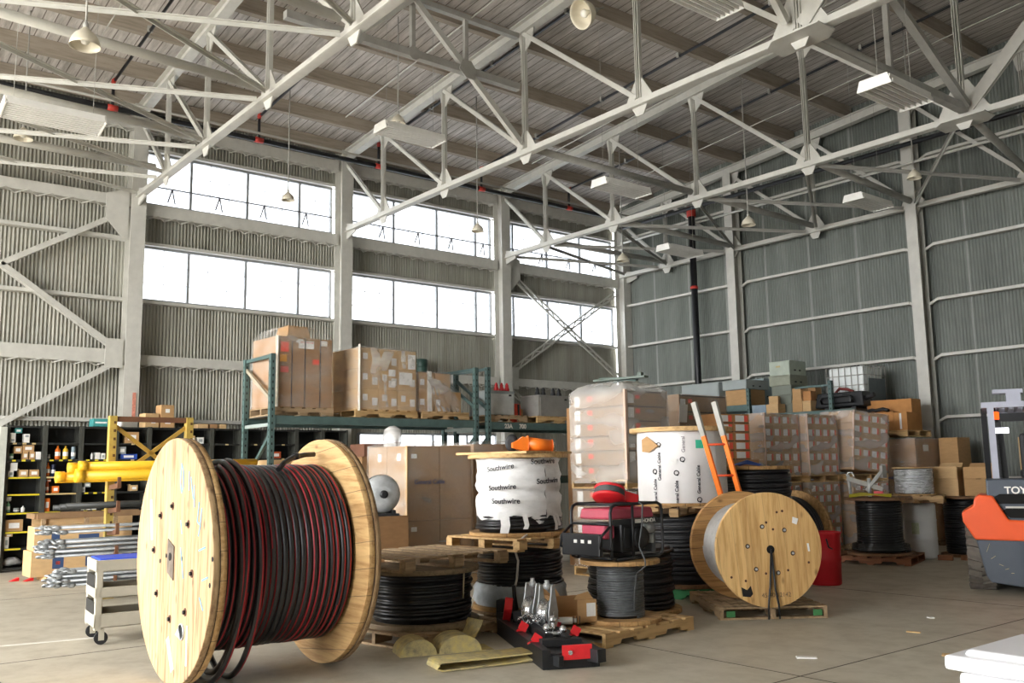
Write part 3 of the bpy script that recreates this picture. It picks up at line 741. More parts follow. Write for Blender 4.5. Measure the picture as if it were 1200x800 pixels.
solo('plastic_bag', MB().path([(0, -.12, .07), (.01, -.04, .09), (0, .06, .1), (0, .16, .06)], .06, 10, radii=[.05, .075, .07, .03]), paint('grey_plastic_bag', '#a9a9a8', .3, 0, .2, 10), 'crumpled grey plastic bag on the bottom shelf of the first shelving bay', 'bag', (SHX-.13, sy(14)+.12, LV[0]))
struct('trim_8', MB().box((SHX-.1, 3.03, 1.2), (.34, .1, 2.4)), paint('pale_post', '#b9bbb0', .6))
# cartons on top of the shelving
TOPZ = 2.4365
gB = 'cartons on top of the black shelving'
carton('green and white flat carton on top of the shelving, left of the yellow rack post', (SHX-.2, sy(116), TOPZ), (.28, .26, .14), SHCOL['teal'], 0, [('x', 0, .5, .2, .03, 2)], name='carton', group=gB)
carton('open tan carton on top of the shelving inside the yellow frame, left of the pair', (SHX-.2, sy(176), TOPZ), (.28, .25, .26), CARDL, .1, [('x', .1, .4, .08, .06, 2)], group=gB)
carton('brown carton on top of the shelving, lower one of a stacked pair', (SHX-.2, sy(196), TOPZ), (.28, .25, .2), CARD, 0, [('x', .0, .5, .1, .06, 2)], group=gB)
carton('brown carton with white label resting on another on top of the shelving', (SHX-.2, sy(195), TOPZ+.202), (.28, .24, .22), CARD, .04, [('x', 0, .5, .08, .07, 2)], group=gB)
carton('tan carton with open side, topmost on the shelving behind the stacked pair', (SHX-.2, sy(184), TOPZ+.262), (.26, .2, .16), CARDL, .1, group=gB) if False else None
for n, (px, w, h) in enumerate(((240, .2, .08), (254, .14, .08), (266, .12, .08))):
    carton('low pale carton on top of the shelving, %s of three left of the green rack' % ORD[n], (SHX-.2, sy(px), TOPZ), (.25, w, h), CARDL if n % 2 == 0 else CARDD, 0, group=gB)
t = thing('spray_jug', 'white jug with blue cap on top of the shelving inside the yellow frame', 'jug', (SHX-.12, sy(140), TOPZ))
part('body', MB().lathe([(.05, 0), (.06, .02), (.06, .1), (.03, .15)], 14), WHITE, t); part('cap', MB().lathe([(.032, .15), (.032, .19)], 12), SHCOL['blue'], t, 'blue cap')
solo('canister', MB().lathe([(.13, 0), (.14, .01), (.14, .13), (.135, .135), (.14, .15), (.14, .3), (.13, .31)], 18), paint('dark_green_drum', '#27423a', .5), 'dark green ribbed canister on a ledge of the window wall behind the third carton load', 'canister', (-18.22, 11.85, 3.86))

# ================================================================ green pallet racking
HOLE = paint('punched_hole', '#c9cdc8', .7); HOLED = paint('dark_hole', '#131715', .8)
def upright(h, back=False):
    b = MB(); b.box((0, 0, h/2), (.075, .075, h))
    n = int(h/.1)
    for i in range(n): b.box((.038, 0, .08+i*.1), (.002, .018, .035), None, 1)
    for i in range(n): b.box((0, -.038, .08+i*.1), (.018, .002, .035), None, 1)
    b.box((0, 0, .005), (.14, .12, .01)); return b
RX, RB = -12.7, -13.65
def rack(label, y0, y1, h, zb, zl=None, tan=False, writing=None):
    t = thing('pallet_rack', label, 'rack', (RX, (y0+y1)/2, 0)); L = y1-y0; dx = RB-RX
    for y in (-L/2, L/2):
        for x in (0, dx): part('upright', upright(h), [GREEN, HOLED], t, loc=(x, y, 0))
        part('top_tie', MB().bar((0, y, h-.03), (dx, y, h-.03), .04, .05), GREEN, t); part('frame_tie', MB().bar((0, y, zb-.13), (dx, y, zb-.13), .04, .05), paint('pale_tie', '#9aa5a0', .5), t)
        part('frame_brace', MB().bar((dx, y, h-.15), (0, y, zb+.22), .035, .05), paint('tan_brace', '#a59c88', .6) if (tan and y < 0) else GREEN, t)
        part('frame_brace', MB().bar((0, y, zb-.25), (dx, y, zb-1.0), .035, .05), GREEN, t); part('frame_brace', MB().bar((dx, y, zb-1.1), (0, y, .3), .035, .05), GREEN, t)
    for z in (zb, zl):
        if z is None: continue
        for x in (0, dx): part('beam', MB().bar((x, -L/2+.04, z-.06), (x, L/2-.04, z-.06), .05, .12).bar((x+(.01 if x == 0 else -.01), -L/2+.03, z-.07), (x+(.01 if x == 0 else -.01), -L/2+.05, z-.07), .06, .16), GREEN, t)
        d = MB()
        for i in range(9): d.box((dx/2, -L/2+.2+(L-.4)*i/8, z+.006), (-dx, .32, .012))
        part('deck', d, paint('deck_wire', '#5a5548', .7), t)
    part('floor_clip', MB().box((.045, -L/2, 1.62), (.02, .06, .09)), YLAB, t, 'yellow clip') if tan else None
    if writing:
        for s, y in writing: lettering('marker_writing', s, .105, paint('marker_white', '#d9d6cc', .7), t, (.0385, y, zb-.065), (PI/2, 0, PI/2), 'white marker writing', .001, .004)
    return t
rack('long green pallet rack bay loaded with three wrapped carton loads', 5.66, 9.36, 3.3, 2.39, 1.42, True)
rack('second green pallet rack bay with grey electrical cabinets and marker writing on its beam', 9.62, 13.3, 3.32, 2.37, 1.42, False, (('23A', -1.42), ('700', -1.1)))
# loads on the first bay
gP = 'pallets on the green racking'
pallet('grey-brown pallet under the tall strapped carton load on the rack', (RX-.52, 6.22, 2.405), PI/2, 1.0, .84, PALW2, n=6, group=gP)
t = thing('strapped_load', 'tall brown carton load with dark straps and red stickers on the green rack', 'wrapped load', (RX-.52, 6.22, 2.405+PH), .05)
w, d, h = .8, .92, 1.06
part('carton_block', carton_mb(w, d, h, False, [('x', -.37, .85, .13, .15, 3), ('x', -.39, .69, .11, .11, 5), ('x', -.37, .53, .13, .09, 3), ('x', .2, .66, .11, .08, 3), ('x', .02, .9, .26, .12, 2), ('x', .35, .94, .11, .08, 2), ('x', -.1, .95, .12, .06, 2), ('x', .03, .935, .22, .022, 3)]), [CARDD, TAPE, PAPER, REDLAB, INK, paint('amber_label', '#e8a32b', .6)], t)
part('crown_carton', MB().box((0, .0, h+.11), (.42, .4, .2), None, 0, (.8, .8)), CARD, t)
for y in (-.22, .0, .26): part('strap', MB().box((w/2+.003, y, h/2), (.004, .016, h)).box((0, y, h+.002), (w, .016, .004)), BLACK, t, 'dark strap')
part('corner_board', MB().box((w/2+.006, -d/2-.004, h/2), (.05, .012, h)).box((w/2+.004, -d/2, h/2), (.012, .05, h)), paint('white_cornerboard', '#e2dccf', .7), t)
part('stretch_wrap', film_shell(w, d, .004, h+.015, .22, .02, 3), FILM, t)
pallet('orange-brown pallet under the middle carton load on the rack', (RX-.55, 7.66, 2.405), PI/2, 1.15, .95, PALN, n=6, group=gP)
t = load('middle tan carton load with torn hanging plastic wrap on the green rack', (RX-.55, 7.66, 2.405+PH), (.92, 1.1, .98), (2, 3, 3), CARDL, .06, [('x', -.2, .6, .09, .1, 2), ('x', .3, .4, .1, .12, 2)], FILM, top=.05, seed=4)
part('corner_board', MB().box((.468, -.556, .5), (.05, .012, 1.05)), paint('white_cornerboard', '#e2dccf', .7), t)
part('address_sheet', MB().box((.474, .33, .52), (.003, .26, .2)).box((.474, .45, .8), (.003, .15, .24)).box((.474, .06, .42), (.003, .13, .11)).box((.474, .06, .6), (.003, .13, .11)), PAPER, t)
tf = MB()
strip(tf, [(.5, -.3, .98), (.51, -.26, .8), (.515, -.3, .6), (.51, -.24, .45)], .16, (0, 1, 0)); strip(tf, [(.5, .0, .96), (.53, -.1, .8), (.51, -.16, .62)], .2, (0, 1, 0)); strip(tf, [(.5, .26, .97), (.52, .25, .8), (.51, .28, .68)], .07, (0, 1, 0)); strip(tf, [(.5, -.1, .55), (.52, -.1, .3), (.5, -.05, .05)], .05, (0, 1, 0))
part('torn_wrap', tf, FILMT, t, 'torn loose plastic')
pallet('tan pallet under the low carton load at the right end of the rack', (RX-.55, 8.8, 2.405), PI/2, .95, .95, PALW, n=6, group=gP)
t = load('low brown carton load with bunched loose plastic at the right end of the rack', (RX-.6, 8.62, 2.405+PH), (.8, .68, .66), (2, 2, 2), CARD, .1, [('x', -.3, .5, .09, .1, 2)], FILM, top=.03, seed=7)
part('corner_board', MB().box((.405, -.12, .33), (.012, .09, .7)), WHITE, t)
tf = MB()
for k in range(7):
    y = -.1+.09*k; strip(tf, [(.42, y-.1, .62-.03*k), (.47, y-.02, .45-.04*k), (.46, y+.05, .2), (.5, min(.42, y+.12+.02*k), .01)], .06, (0, 1, .3))
part('torn_wrap', tf, FILMT, t, 'torn loose plastic')
carton('small brown carton beside the loose plastic at the right end of the rack', (RX-.45, 9.12, 2.405+PH), (.3, .28, .36), CARD)
t = thing('safety_cone', 'small sliver of an orange cone beside the right rack post', 'cone', (RX-.2, 9.0+.0, 2.405+PH)) if False else None
# electrical cabinets on the second bay
def cabinet_bushing(label, loc, size, m, caps, mc, rz=0, cm=None):
    w, d, h = size; t = thing('switch_cabinet', label, 'cabinet', loc, rz)
    part('body', MB().box((0, 0, h/2), (w, d, h)).box((0, 0, h+.008), (w+.03, d+.03, .016)), m, t, bev=.006)
    part('door_panel', MB().box((w/2+.006, 0, h*.48), (.012, d*.9, h*.86)), cm or m, t)
    part('handle', MB().box((w/2+.02, d*.32, h*.85), (.02, .05, .03)), BLACK, t)
    for x, y in caps: part('bushing', MB().lathe([(.045, h+.016), (.05, h+.05), (.03, h+.1), (.035, h+.12), (.012, h+.17)], 12, (x, y, 0)), mc, t, 'red bushing cap' if mc is RED else 'black bushing')
    return t
pallet('dark pallet under the silver switch cabinet on the second rack bay', (RX-.5, 10.13, 2.385), PI/2, .84, .9, PALW2, n=6, group=gP)
cabinet_bushing('silver fronted switch cabinet with four red caps on the second rack bay', (RX-.45, 10.06, 2.385+PH), (.5, .62, .42), CABG, ((.15, -.22), (.15, -.02), (.15, .1), (.15, .22)), RED, 0, paint('silver_door', '#c9cac6', .35, .3))
pallet('tan pallet under the plain grey cabinet on the second rack bay', (RX-.5, 11.3, 2.385), PI/2, 1.05, .9, PALN, n=6, group=gP)
cabinet_bushing('plain grey cabinet with black bushings on the second rack bay', (RX-.42, 11.3, 2.385+PH), (.5, .82, .38), paint('warm_grey_cabinet', '#8f8d88', .5), ((.1, -.3), (.1, -.15), (.1, .1), (.1, .25)), BLACK, .04)
b = MB().box((0, 0, .17), (.2, .2, .34), None, 0, (.8, .85)); b.box((.09, .02, .18), (.02, .05, .3), None, 1)
solo('orange_bag', b, [paint('orange_red_fabric', '#d9482c', .7, 0, .2, 8), BLACK], 'orange red padded bag with a black strap between the two cabinets on the rack', 'bag', (RX-.4, 10.52, 2.399), .2, bev=.03)
carton('small brown carton left of the plain grey cabinet on the rack', (RX-.62, 10.74, 2.399+PH*0), (.2, .16, .26), CARD, 0, [('x', 0, .5, .06, .12, 2)])
# lower rack level: cartons behind the big reel
carton('long light carton on the lower rack level behind the big reel, left', (RX-.5, 6.05, 1.4335), (.6, .52, .32), CARDL, 0, [('x', .3, .4, .12, .1, 2)])
carton('light carton on the lower rack level behind the big reel, middle', (RX-.5, 6.62, 1.4335), (.6, .5, .3), CARD, 0, [('x', .0, .5, .2, .1, 2)])
carton('dark brown carton on the lower rack level right of the big reel', (RX-.4, 7.55, 1.4335), (.5, .6, .36), CARDD, 0)
carton('reddish brown flat carton on the carton right of the big reel', (RX-.4, 7.6, 1.796), (.45, .6, .2), paint('red_brown_carton', '#7c5440', .8), 0)
solo('plastic_bag', MB().lathe([(.02, 0), (.14, .05), (.16, .2), (.13, .33), (.03, .4)], 14), FILMM, 'milky plastic bag hanging under the rack beam above the wrapped cartons', 'bag', (RX-.02, 7.72, 1.885), 0)

# ================================================================ yellow storage frame with covers and rods
t = thing('storage_rack', 'worn yellow steel storage frame with brown top bar standing before the black shelves', 'rack', (-12.83, 3.5, 0))
for p in ((0, 0), (-.03, 1.02)):
    u = MB().box((p[0], p[1], 1.17), (.1, .09, 2.34)); u.box((p[0], p[1], .008), (.2, .16, .016))
    for i in range(20): u.box((p[0]+.051, p[1]+.02, .2+i*.108), (.002, .03, .035), None, 1)
    part('upright', u, [YELL, paint('slot_brown', '#5b3c1c', .8)], t)
    u = MB().box((p[0]-.6, p[1], 1.17), (.1, .09, 2.34)); u.b.free()
part('top_bar', MB().bar((0, 0, 2.30), (-.03, 1.02, 2.30), .05, .07), paint('brown_bar', '#6e4a33', .6), t, 'brown top bar')
part('cross_brace', MB().bar((-.02, .05, 2.2), (-.05, .98, 1.5), .03, .05), paint('tan_bar', '#b08d3c', .6), t); part('cross_brace', MB().bar((-.05, .98, 2.2), (-.02, .05, 1.5), .03, .05), paint('tan_bar', '#b08d3c', .6), t)
part('cross_brace', MB().bar((-.05, .98, 1.1), (-.02, .05, .4), .03, .05), paint('brown_bar', '#6e4a33', .6), t); part('base_bar', MB().bar((0, 0, .12), (-.03, 1.02, .12), .06, .08), YELL, t)
for z in (1.42, 1.12, .84, .56, .2):
    for y in (.0, 1.02): part('arm', MB().bar((-.03, y, z-.02), (.42, y, z+.01), .05, .06).bar((.41, y, z), (.41, y, z+.12), .04, .03, (1, 0, 0)), paint('brown_bar', '#6e4a33', .6), t)
YP = paint('yellow_plastic', '#e8b52a', .4, 0, .06, 6)
for n, (y0, y1, z, x, r) in enumerate(((-.68, 1.9, 1.505, .1, .055), (-.48, 1.95, 1.52, .21, .07), (-.55, 1.9, 1.62, .14, .052), (-.45, 1.9, 1.64, .24, .05))):
    b = MB(); P = [(0, 0, 0), (0, y1-y0, .03)]
    b.tube(P[0], P[1], r, 12, r); b.bar((0, 0, -r*.9), (0, y1-y0, -r*.9+.03), .03, .05); b.tube((0, 0, 0), (0, .1, .002), r*1.25, 12)
    solo('line_cover', b, YP, '%s yellow plastic line cover lying along the yellow frame arms' % ['lowest left', 'thickest', 'upper left', 'uppermost right'][n], 'cover', (-12.83+x, 3.5+y0, z+.045), 0, 'yellow line covers')
for n in range(3):
    solo('line_hose', MB().tube((0, 0, 0), (0, 2.2, .02), .035, 10), paint('dark_hose', '#2c2d2a', .5), 'dark grey rubber line hose on the frame arm below the yellow covers, %s of three' % ['rear', 'middle', 'front'][n], 'hose', (-12.83+.06+.11*n, 2.82+.05*n, 1.17+.012*n), 0, 'dark line hoses')
ROD = paint('weathered_galvanized', '#a2a5a6', .45, .3, .18, 12)
ROWS = [('top arms', .852, 5, 2), ('middle arms', .572, 6, 4), ('lowest arms', .212, 6, 4)]
for an, zb, nc, nr in ROWS:
    for k in range(nr):
        for c in range(nc):
            x = .03+.065*c+(.03 if k % 2 else 0); z = zb+.02+.056*k
            t = thing('anchor_rod', 'galvanized anchor rod with eye nut on the %s, %s row, %s from the rear' % (an, (['bottom', 'second', 'third', 'upper'] if nr > 2 else ['bottom', 'upper'])[k], ORD[c]), 'rod', (-12.83+x, 3.5-.74+random.uniform(-.06, .16)+(.12 if zb < .3 else 0), z), (0, 0, random.uniform(-.012, .012)), 'galvanized anchor rods')
            part('shaft', MB().tube((0, 0, 0), (0, 2.2+random.uniform(-.1, .1), random.uniform(-.004, .012)), .015, 8), ROD, t)
            b = MB().lathe([(.02, -.04), (.03, -.02), (.03, .02), (.02, .04)], 8, (0, -.01, 0), (0, 1, 0)); ea = random.uniform(-.6, .6); ca, sa = math.cos(ea), math.sin(ea)
            b.path([(ca*.035*math.cos(a*PI/4), -.07+.035*math.sin(a*PI/4), sa*.03*math.cos(a*PI/4)) for a in range(8)], .0125, 6, True)
            part('eye_nut', b, ROD, t)
# leaning big cartons behind the rods
carton('lower large tan carton with blue label lying behind the galvanized rods', (-15.9, 3.85, .06), (.5, 1.35, .38), CARDL, .03, [('x', -.22, .5, .16, .17, 5), ('x', .2, .5, .34, .15, 5), ('x', -.22, .5, .06, .05, 3)])
carton('upper large tan carton with blue label lying behind the galvanized rods', (-15.92, 3.87, .442), (.48, 1.3, .36), CARDL, .0, [('x', -.27, .5, .12, .17, 5), ('x', .1, .45, .3, .12, 5)])
solo('wood_block', MB().box((0, 0, .03), (.42, .9, .058)), PALN, 'short tan timber under the large tan cartons behind the rods', 'timber', (-15.75, 3.8, 0), .1)
for n, (dx, dy) in enumerate(((0, 0), (.14, .17))): solo('red_wedge', MB().prism([(0, 0), (.13, 0), (.13, .05)], (0, 0, 0), (0, 1, 0), (0, 0, 1), .08), RED, 'small red wheel wedge on the floor left of the tan cartons, %s' % ['left one', 'right one'][n], 'wedge', (-15.9+dx, 2.95+dy, .001), .2)
t = thing('wooden_crate', 'open brown timber crate frame standing behind the galvanized rods', 'crate', (-16.75, 4.25, 0))
for y in (-.75, -.1, .35, .8): part('post', MB().box((.3, y, .45), (.06, .06, .9)), PALW2, t)
part('rim', MB().bar((.3, -.85, .93), (.3, .9, .93), .07, .08).bar((-.3, -.85, .93), (-.3, .9, .93), .07, .08).bar((-.3, -.85, .93), (.3, -.85, .93), .07, .08), paint('crate_brown', '#8d6f4f', .8), t)
part('panel', MB().box((.27, -.45, .5), (.02, .6, .78)).box((-.3, 0, .45), (.02, 1.6, .88)), CARDL, t); part('base', MB().box((0, 0, .04), (.62, 1.7, .08)), PALW2, t)
# grey service cart with the blue mat
CG = paint('cart_beige_grey', '#b3ac9b', .5, 0, .06, 6)
t = thing('service_cart', 'beige grey three-tier service cart with a blue mat beside the big reel', 'cart', (-9.34, 2.46, 0), -.1)
L, D_ = 1.15, .55
def tray(z, h): return MB().box((-D_/2, L/2, z+.01), (D_, L, .02)).box((-.012, L/2, z+h/2), (.024, L, h)).box((-D_+.012, L/2, z+h/2), (.024, L, h)).box((-D_/2, .012, z+h/2), (D_, .024, h)).box((-D_/2, L-.012, z+h/2), (D_, .024, h))
for z, h in ((.66, .11), (.42, .1), (.15, .13)): part('tray', tray(z, h), CG, t, bev=.008)
for x in (-.035, -D_+.035):
    for y in (.035, L-.035): part('leg', MB().box((x, y, .44), (.07, .06, .62)), CG, t, bev=.006)
    for y in (.07, L-.07):
        c = part('caster', MB().tube((x-.018, y, .06), (x+.018, y, .06), .06, 16), RUBBER, t); cf = MB().box((x-.026, y, .09), (.006, .05, .1)).box((x+.026, y, .09), (.006, .05, .1)); part('fork', cf, CG, c)
part('blue_mat', MB().box((-D_/2, L/2, .765), (D_-.06, L-.06, .03)), paint('blue_mat', '#2f52d6', .5, 0, .1, 12), t, 'bright blue mat', bev=.01)
part('opening_shade', MB().box((-D_/2, .004, .33), (D_*.8, .01, .12)).box((-D_/2, .004, .57), (D_*.8, .01, .12)), BLACK, t)  # black sheets painted in as shade of the open gaps between trays
solo('rope', MB().path([(0, .0, .02), (.03, .04, .03), (.03, .06, -.08), (.028, .05, -.25), (.035, .07, -.3)], .014, 8).path([(0, .08, .02), (.035, .1, 0), (.035, .1, -.12), (.03, .02, -.06), (.035, .0, .0)], .016, 8), paint('rope_grey', '#a39c8d', .9), 'loop of pale rope hanging over the edge of the service cart', 'rope', (-9.34+.05, 2.46+.36, .78), -.1)
solo('paper_scrap', MB().box((0, 0, .002), (.2, .14, .003)), paint('blue_paper', '#8fa0b8', .7), 'small bluish paper scrap on the floor behind the service cart', 'paper', (-11.4, 3.1, 0), .6)
# ================================================================ cable reels
def helix(mb, R, x0, x1, turns, r, n=8, stripe=None, seg=64, jit=0.0, ax=0, ph=0.0, seed=0, sag=0.0):
    """tube wound round an axis (0: local x, 2: local z); section k=0 faces outward"""
    rd = random.Random(seed); N = int(turns*seg); rings = []; off = [rd.uniform(-1, 1)*jit for _ in range(int(turns)+3)]; offx = [rd.uniform(-1, 1)*jit*.8 for _ in range(int(turns)+3)]
    for i in range(N+1):
        t = i/seg; a = ph+2*PI*t; k = int(t); f = t-k
        rr = R+off[k]*(1-f)+off[k+1]*f; x = x0+(x1-x0)*i/N+offx[k]*(1-f)+offx[k+1]*f
        ca, sa = math.cos(a), math.sin(a)
        if ax == 0: rad = V((0, ca, sa)); axv = V((1, 0, 0))
        else: rad = V((ca, sa, 0)); axv = V((0, 0, 1))
        c = rad*rr+axv*x
        if sag and ax == 0: c.z -= sag*max(0, -sa)**2
        rings.append([mb.b.verts.new(c+rad*(r*math.cos(2*PI*q/n))+axv*(r*math.sin(2*PI*q/n))) for q in range(n)])
    for i in range(N):
        st = stripe(i/seg) % n if stripe else -1
        A, B = rings[i], rings[i+1]
        for q in range(n):
            fc = mb.b.faces.new((A[q], A[(q+1) % n], B[(q+1) % n], B[q])); fc.smooth = True; fc.material_index = 1 if q == st else 0
    mb.cap(rings[0], 0, True); mb.cap(rings[-1], 0); return mb
CREAM = wood('bright_reel_wood', '#bfa27a', '#7d5d3e', 2, True, .24, 1, rot=(.22, 0, 0), seam=.8)
CREAMP = wood('reel_plank_wood', '#d8b37c', '#ad834f', 1, True, .2, 2, rot=(.12, 0, 0))
EDGEW = wood('reel_edge_wood', '#a88a5f', '#7c623f', 0, False)
REDSTR = paint('red_stripe', '#a81d28', .5, 0, .12, 20); RUST = paint('rusty_bolt', '#5a3a2b', .7, .3, .3, 30); DARKH = paint('dark_recess', '#0d0b0a', .9)
BRC, BRT, RB_, RL = (-7.2406, 2.4433), 1.546, .917, 1.302
t = thing('cable_reel', 'huge wooden cable reel wound with black red-striped cable in the foreground', 'cable reel', (*BRC, 0), BRT)
Zc = V((0, 0, RB_))
def disc(R, h0, h1, ri=0.0, n=96):
    b = MB()
    if ri: b.washer(ri, R, h0, h1, n)
    else: b.lathe([(R, h0), (R, h1)], n, ax=(1, 0, 0), sm=True)
    return b
fa = part('flange', disc(RB_, 0, .05), [CREAM], t, 'bright outer flange facing the doorway', bev=.006, loc=Zc)
part('inner_layer', disc(RB_-.004, .052, .1), [CREAMP], fa)
fb = part('flange', disc(RB_-.004, RL-.1, RL-.05), [CREAMP], t, 'far flange of horizontal planks', bev=.004, loc=Zc); part('outer_layer', disc(RB_, RL-.048, RL), [CREAM], fb)
part('drum', MB().tube((.1, 0, 0), (RL-.1, 0, 0), .655, 64), RUBBER, t, loc=Zc)
cb = MB(); helix(cb, .685, .128, RL-.128, 22, .0235, 14, lambda q: -2+int(round(1.7*math.sin(q*.4)+.5*math.sin(q*2*PI*.5+q))), 72, .004, seed=4, ph=.4)
part('cable', cb, [CABLE, REDSTR], t, loc=Zc)
lp = MB()
for x0, x1, rr, sg, ph in ((.26, .34, .73, .13, 1.9), (.34, .2, .735, .2, 1.7), (.40, .46, .74, .17, 1.6)): helix(lp, rr, x0, x1, .995, .0235, 10, lambda q: 0 if q < .6 else 1, 72, 0, ph=ph, sag=sg)
part('loose_loop', lp, [CABLE, REDSTR], t, 'loose cable turns hanging below the reel', loc=Zc)
ce = MB().path([(.72, -.3, .665), (.8, -.22, .72), (.92, -.13, .765), (1.05, -.06, .785), (1.15, -.03, .79)], .021, 10).tube((.93, -.12, .768), (.97, -.1, .775), .03, 10)
part('cable_end', ce, CABLE, t, loc=Zc)
for (y, z) in ((-.0, .40), (.286, .319), (-.377, .276), (.433, .046), (-.486, -.069), (.324, -.282), (-.364, -.351), (-.017, -.438)):
    b_ = part('bolt', MB().lathe([(.03, -.003), (.03, .004)], 16, (0, y, z), (-1, 0, 0), 0).lathe([(.016, .004), (.016, .02)], 6, (0, y, z), (-1, 0, 0), 1), [RUST, BLACK], t, loc=Zc)
part('centre_plate', MB().prism([(-.075, -.15), (.075, -.1), (.075, .15), (-.075, .1)], (-.004, 0, 0), (0, 1, 0), (0, 0, 1), .008).tube((-.006, 0, 0.02), (-.012, 0, .02), .03, 14, mi=1), [paint('dark_plate', '#6f6459', .5, .5, .3, 14), DARKH], t, 'dark steel plate', loc=Zc)
part('lead_hole', MB().lathe([(.058, 0), (.058, .003)], 24, (0, -.302, -.496), (-1, 0, 0)).lathe([(.06, .0), (.06, .012), (.052, .012)], 24, (0, -.302, -.496), (-1, 0, 0), 1, close=False).prism([(0, -.05), (.12, -.03), (.05, .03)], (-.008, -.30, -.5), (0, 1, 0), (0, 0, 1), .006, 1), [DARKH, GALV], t, 'dark cable hole with metal lip', loc=Zc)
for y, z in ((-.899, .059), (-.25, .02), (.27, -.03), (.12, .02), (-.86, -.12)): part('nail_hole', MB().lathe([(.018, 0), (.018, .002)], 10, (0, y, z), (-1, 0, 0)), DARKH, t, loc=Zc)
BLUP = paint('blue_chalk', '#6d9dbb', .8)
def stroke(mb, pts, w=.012):
    for a, b_ in zip(pts, pts[1:]): mb.bar((-.0015, *a), (-.0015, *b_), .003, w, (0, -(b_[1]-a[1]), b_[0]-a[0]))
for pts in ([(-.18, .72), (-.23, .66), (-.24, .55), (-.2, .5), (-.17, .58), (-.18, .72)], [(-.36, .66), (-.37, .52)], [(-.40, .62), (-.47, .46)], [(-.48, .56), (-.50, .4)], [(-.6, .44), (-.57, .3), (-.64, .28), (-.6, .2)], [(-.66, .4), (-.63, .26)], [(-.62, .1), (-.75, .13)], [(-.7, -.1), (-.82, -.07)], [(-.66, -.22), (-.74, -.3)], [(-.22, .1), (-.3, -.12)], [(-.2, .3), (-.24, .2)]):
    bm_ = MB(); stroke(bm_, pts); part('chalk_mark', bm_, BLUP, t, 'pale blue chalk mark', loc=Zc)
for pts, w in (([(.56, .44), (.5, .12)], .05), ([(.02, -.58), (-.12, -.8)], .07), ([(-.42, -.44), (-.42, -.72)], .03)):
    sm = MB(); stroke(sm, pts, w); part('paint_smear', sm, paint('white_smear', '#cfc4b4', .7, 0, .12, 12), t, 'white paint smear', loc=Zc)
edg = MB()
for fl0 in (0.0, RL-.1): edg.washer(RB_+.0005, RB_+.002, fl0+.049, fl0+.053, 96)
part('rim_seam', edg, DARKH, t, loc=Zc)

PINE = wood('pine_flange', '#e0b97c', '#b98a4c', 2, True, .18, 1, rot=(.1, 0, 0), seam=.75)
PINEP = wood('pine_planks', '#cfa168', '#9d7143', 1, True, .14, 2, rot=(.05, 0, 0))
LC, LT, LR, LL = (-5.8367, 7.9721), 2.6424, .571, .734
t = thing('cable_reel', 'honey coloured wooden reel of pale grey strand standing on a low pallet', 'cable reel', (*LC, PH+.016), LT)
Zc = V((0, 0, LR))
part('flange', disc(LR, 0, .045, 0, 80), PINE, t, 'front flange with bolt heads', bev=.004, loc=Zc); part('flange', disc(LR, LL-.06, LL, 0, 80), PINEP, t, 'rear flange of planks', bev=.004, loc=Zc)
part('strand', helix(MB().tube((.045, 0, 0), (LL-.06, 0, 0), .43, 48), .44, .06, LL-.075, 26, .0125, 6, None, 48, .002), [paint('pale_strand', '#b9b6b2', .35, .3, .1, 20)], t, 'pale wrapped strand', loc=Zc)
for y, z in ((.067, .229), (-.172, .189), (.233, .039), (-.251, -.043), (.154, -.19), (-.082, -.232)): part('bolt', MB().lathe([(.024, 0), (.024, .003)], 14, (0, y, z), (-1, 0, 0), 0).lathe([(.013, .003), (.013, .012)], 6, (0, y, z), (-1, 0, 0), 1), [paint('bolt_recess', '#4a3a2c', .8), GALV], t, loc=Zc)
part('arbor_hole', MB().lathe([(.042, 0), (.042, .003)], 24, (0, -.012, 0), (-1, 0, 0)), DARKH, t, loc=Zc)
for y, z in ((-.05, .2), (-.1, .37), (-.16, .38), (.02, .27), (.05, -.235), (.27, -.3), (-.42, -.14), (.42, -.26), (-.19, -.21)): part('nail_hole', MB().lathe([(.013, 0), (.013, .002)], 8, (0, y, z), (-1, 0, 0)), RUST, t, loc=Zc)
part('ink_blot', MB().prism([(.32, -.36), (.26, -.39), (.22, -.35), (.2, -.43), (.23, -.46), (.31, -.45)], (-.001, 0, 0), (0, 1, 0), (0, 0, 1), .003), BLACK, t, 'black ink blot', loc=Zc)
part('paper_tag', MB().prism([(-.33, .30), (-.27, .32), (-.26, .26), (-.31, .24)], (-.001, 0, 0), (0, 1, 0), (0, 0, 1), .003), PAPER, t, 'scrap of white paper', loc=Zc); part('paper_tag', MB().prism([(-.43, .05), (-.41, .05), (-.42, -.03), (-.44, -.03)], (-.001, 0, 0), (0, 1, 0), (0, 0, 1), .003), PAPER, t, 'scrap of white paper', loc=Zc)
lettering('stencil_number', '45-40 12142', .062, paint('stencil_grey', '#6b5a40', .8), t, Zc+V((-.002, -.05, -.45)), (PI/2, 0, -PI/2), 'stencilled number', .001)
t = pallet('weathered low pallet with green painted ends under the honey coloured reel', (-6.47, 8.52, 0), LT-.13, 1.3, 1.12, PALW2, n=7)
for y in (-.5, .5): part('painted_end', MB().box((-.664, y*.9, .06), (.012, .09, .06)), paint('green_end', '#3f7a46', .7), t, 'green painted end')
b = MB().path([(-.014, -.012, LR), (-.02, .02, LR-.35), (-.03, .053, .02), (-.03, .055, -.11)], .011, 6).path([(-.014, -.012, LR), (-.02, -.035, LR-.4), (-.03, -.056, .03), (-.03, -.06, -.11)], .011, 6)
solo('strap', b, BLACK, 'black strap hanging from the hole of the honey coloured reel to the floor', 'strap', (*LC, PH+.018), LT)

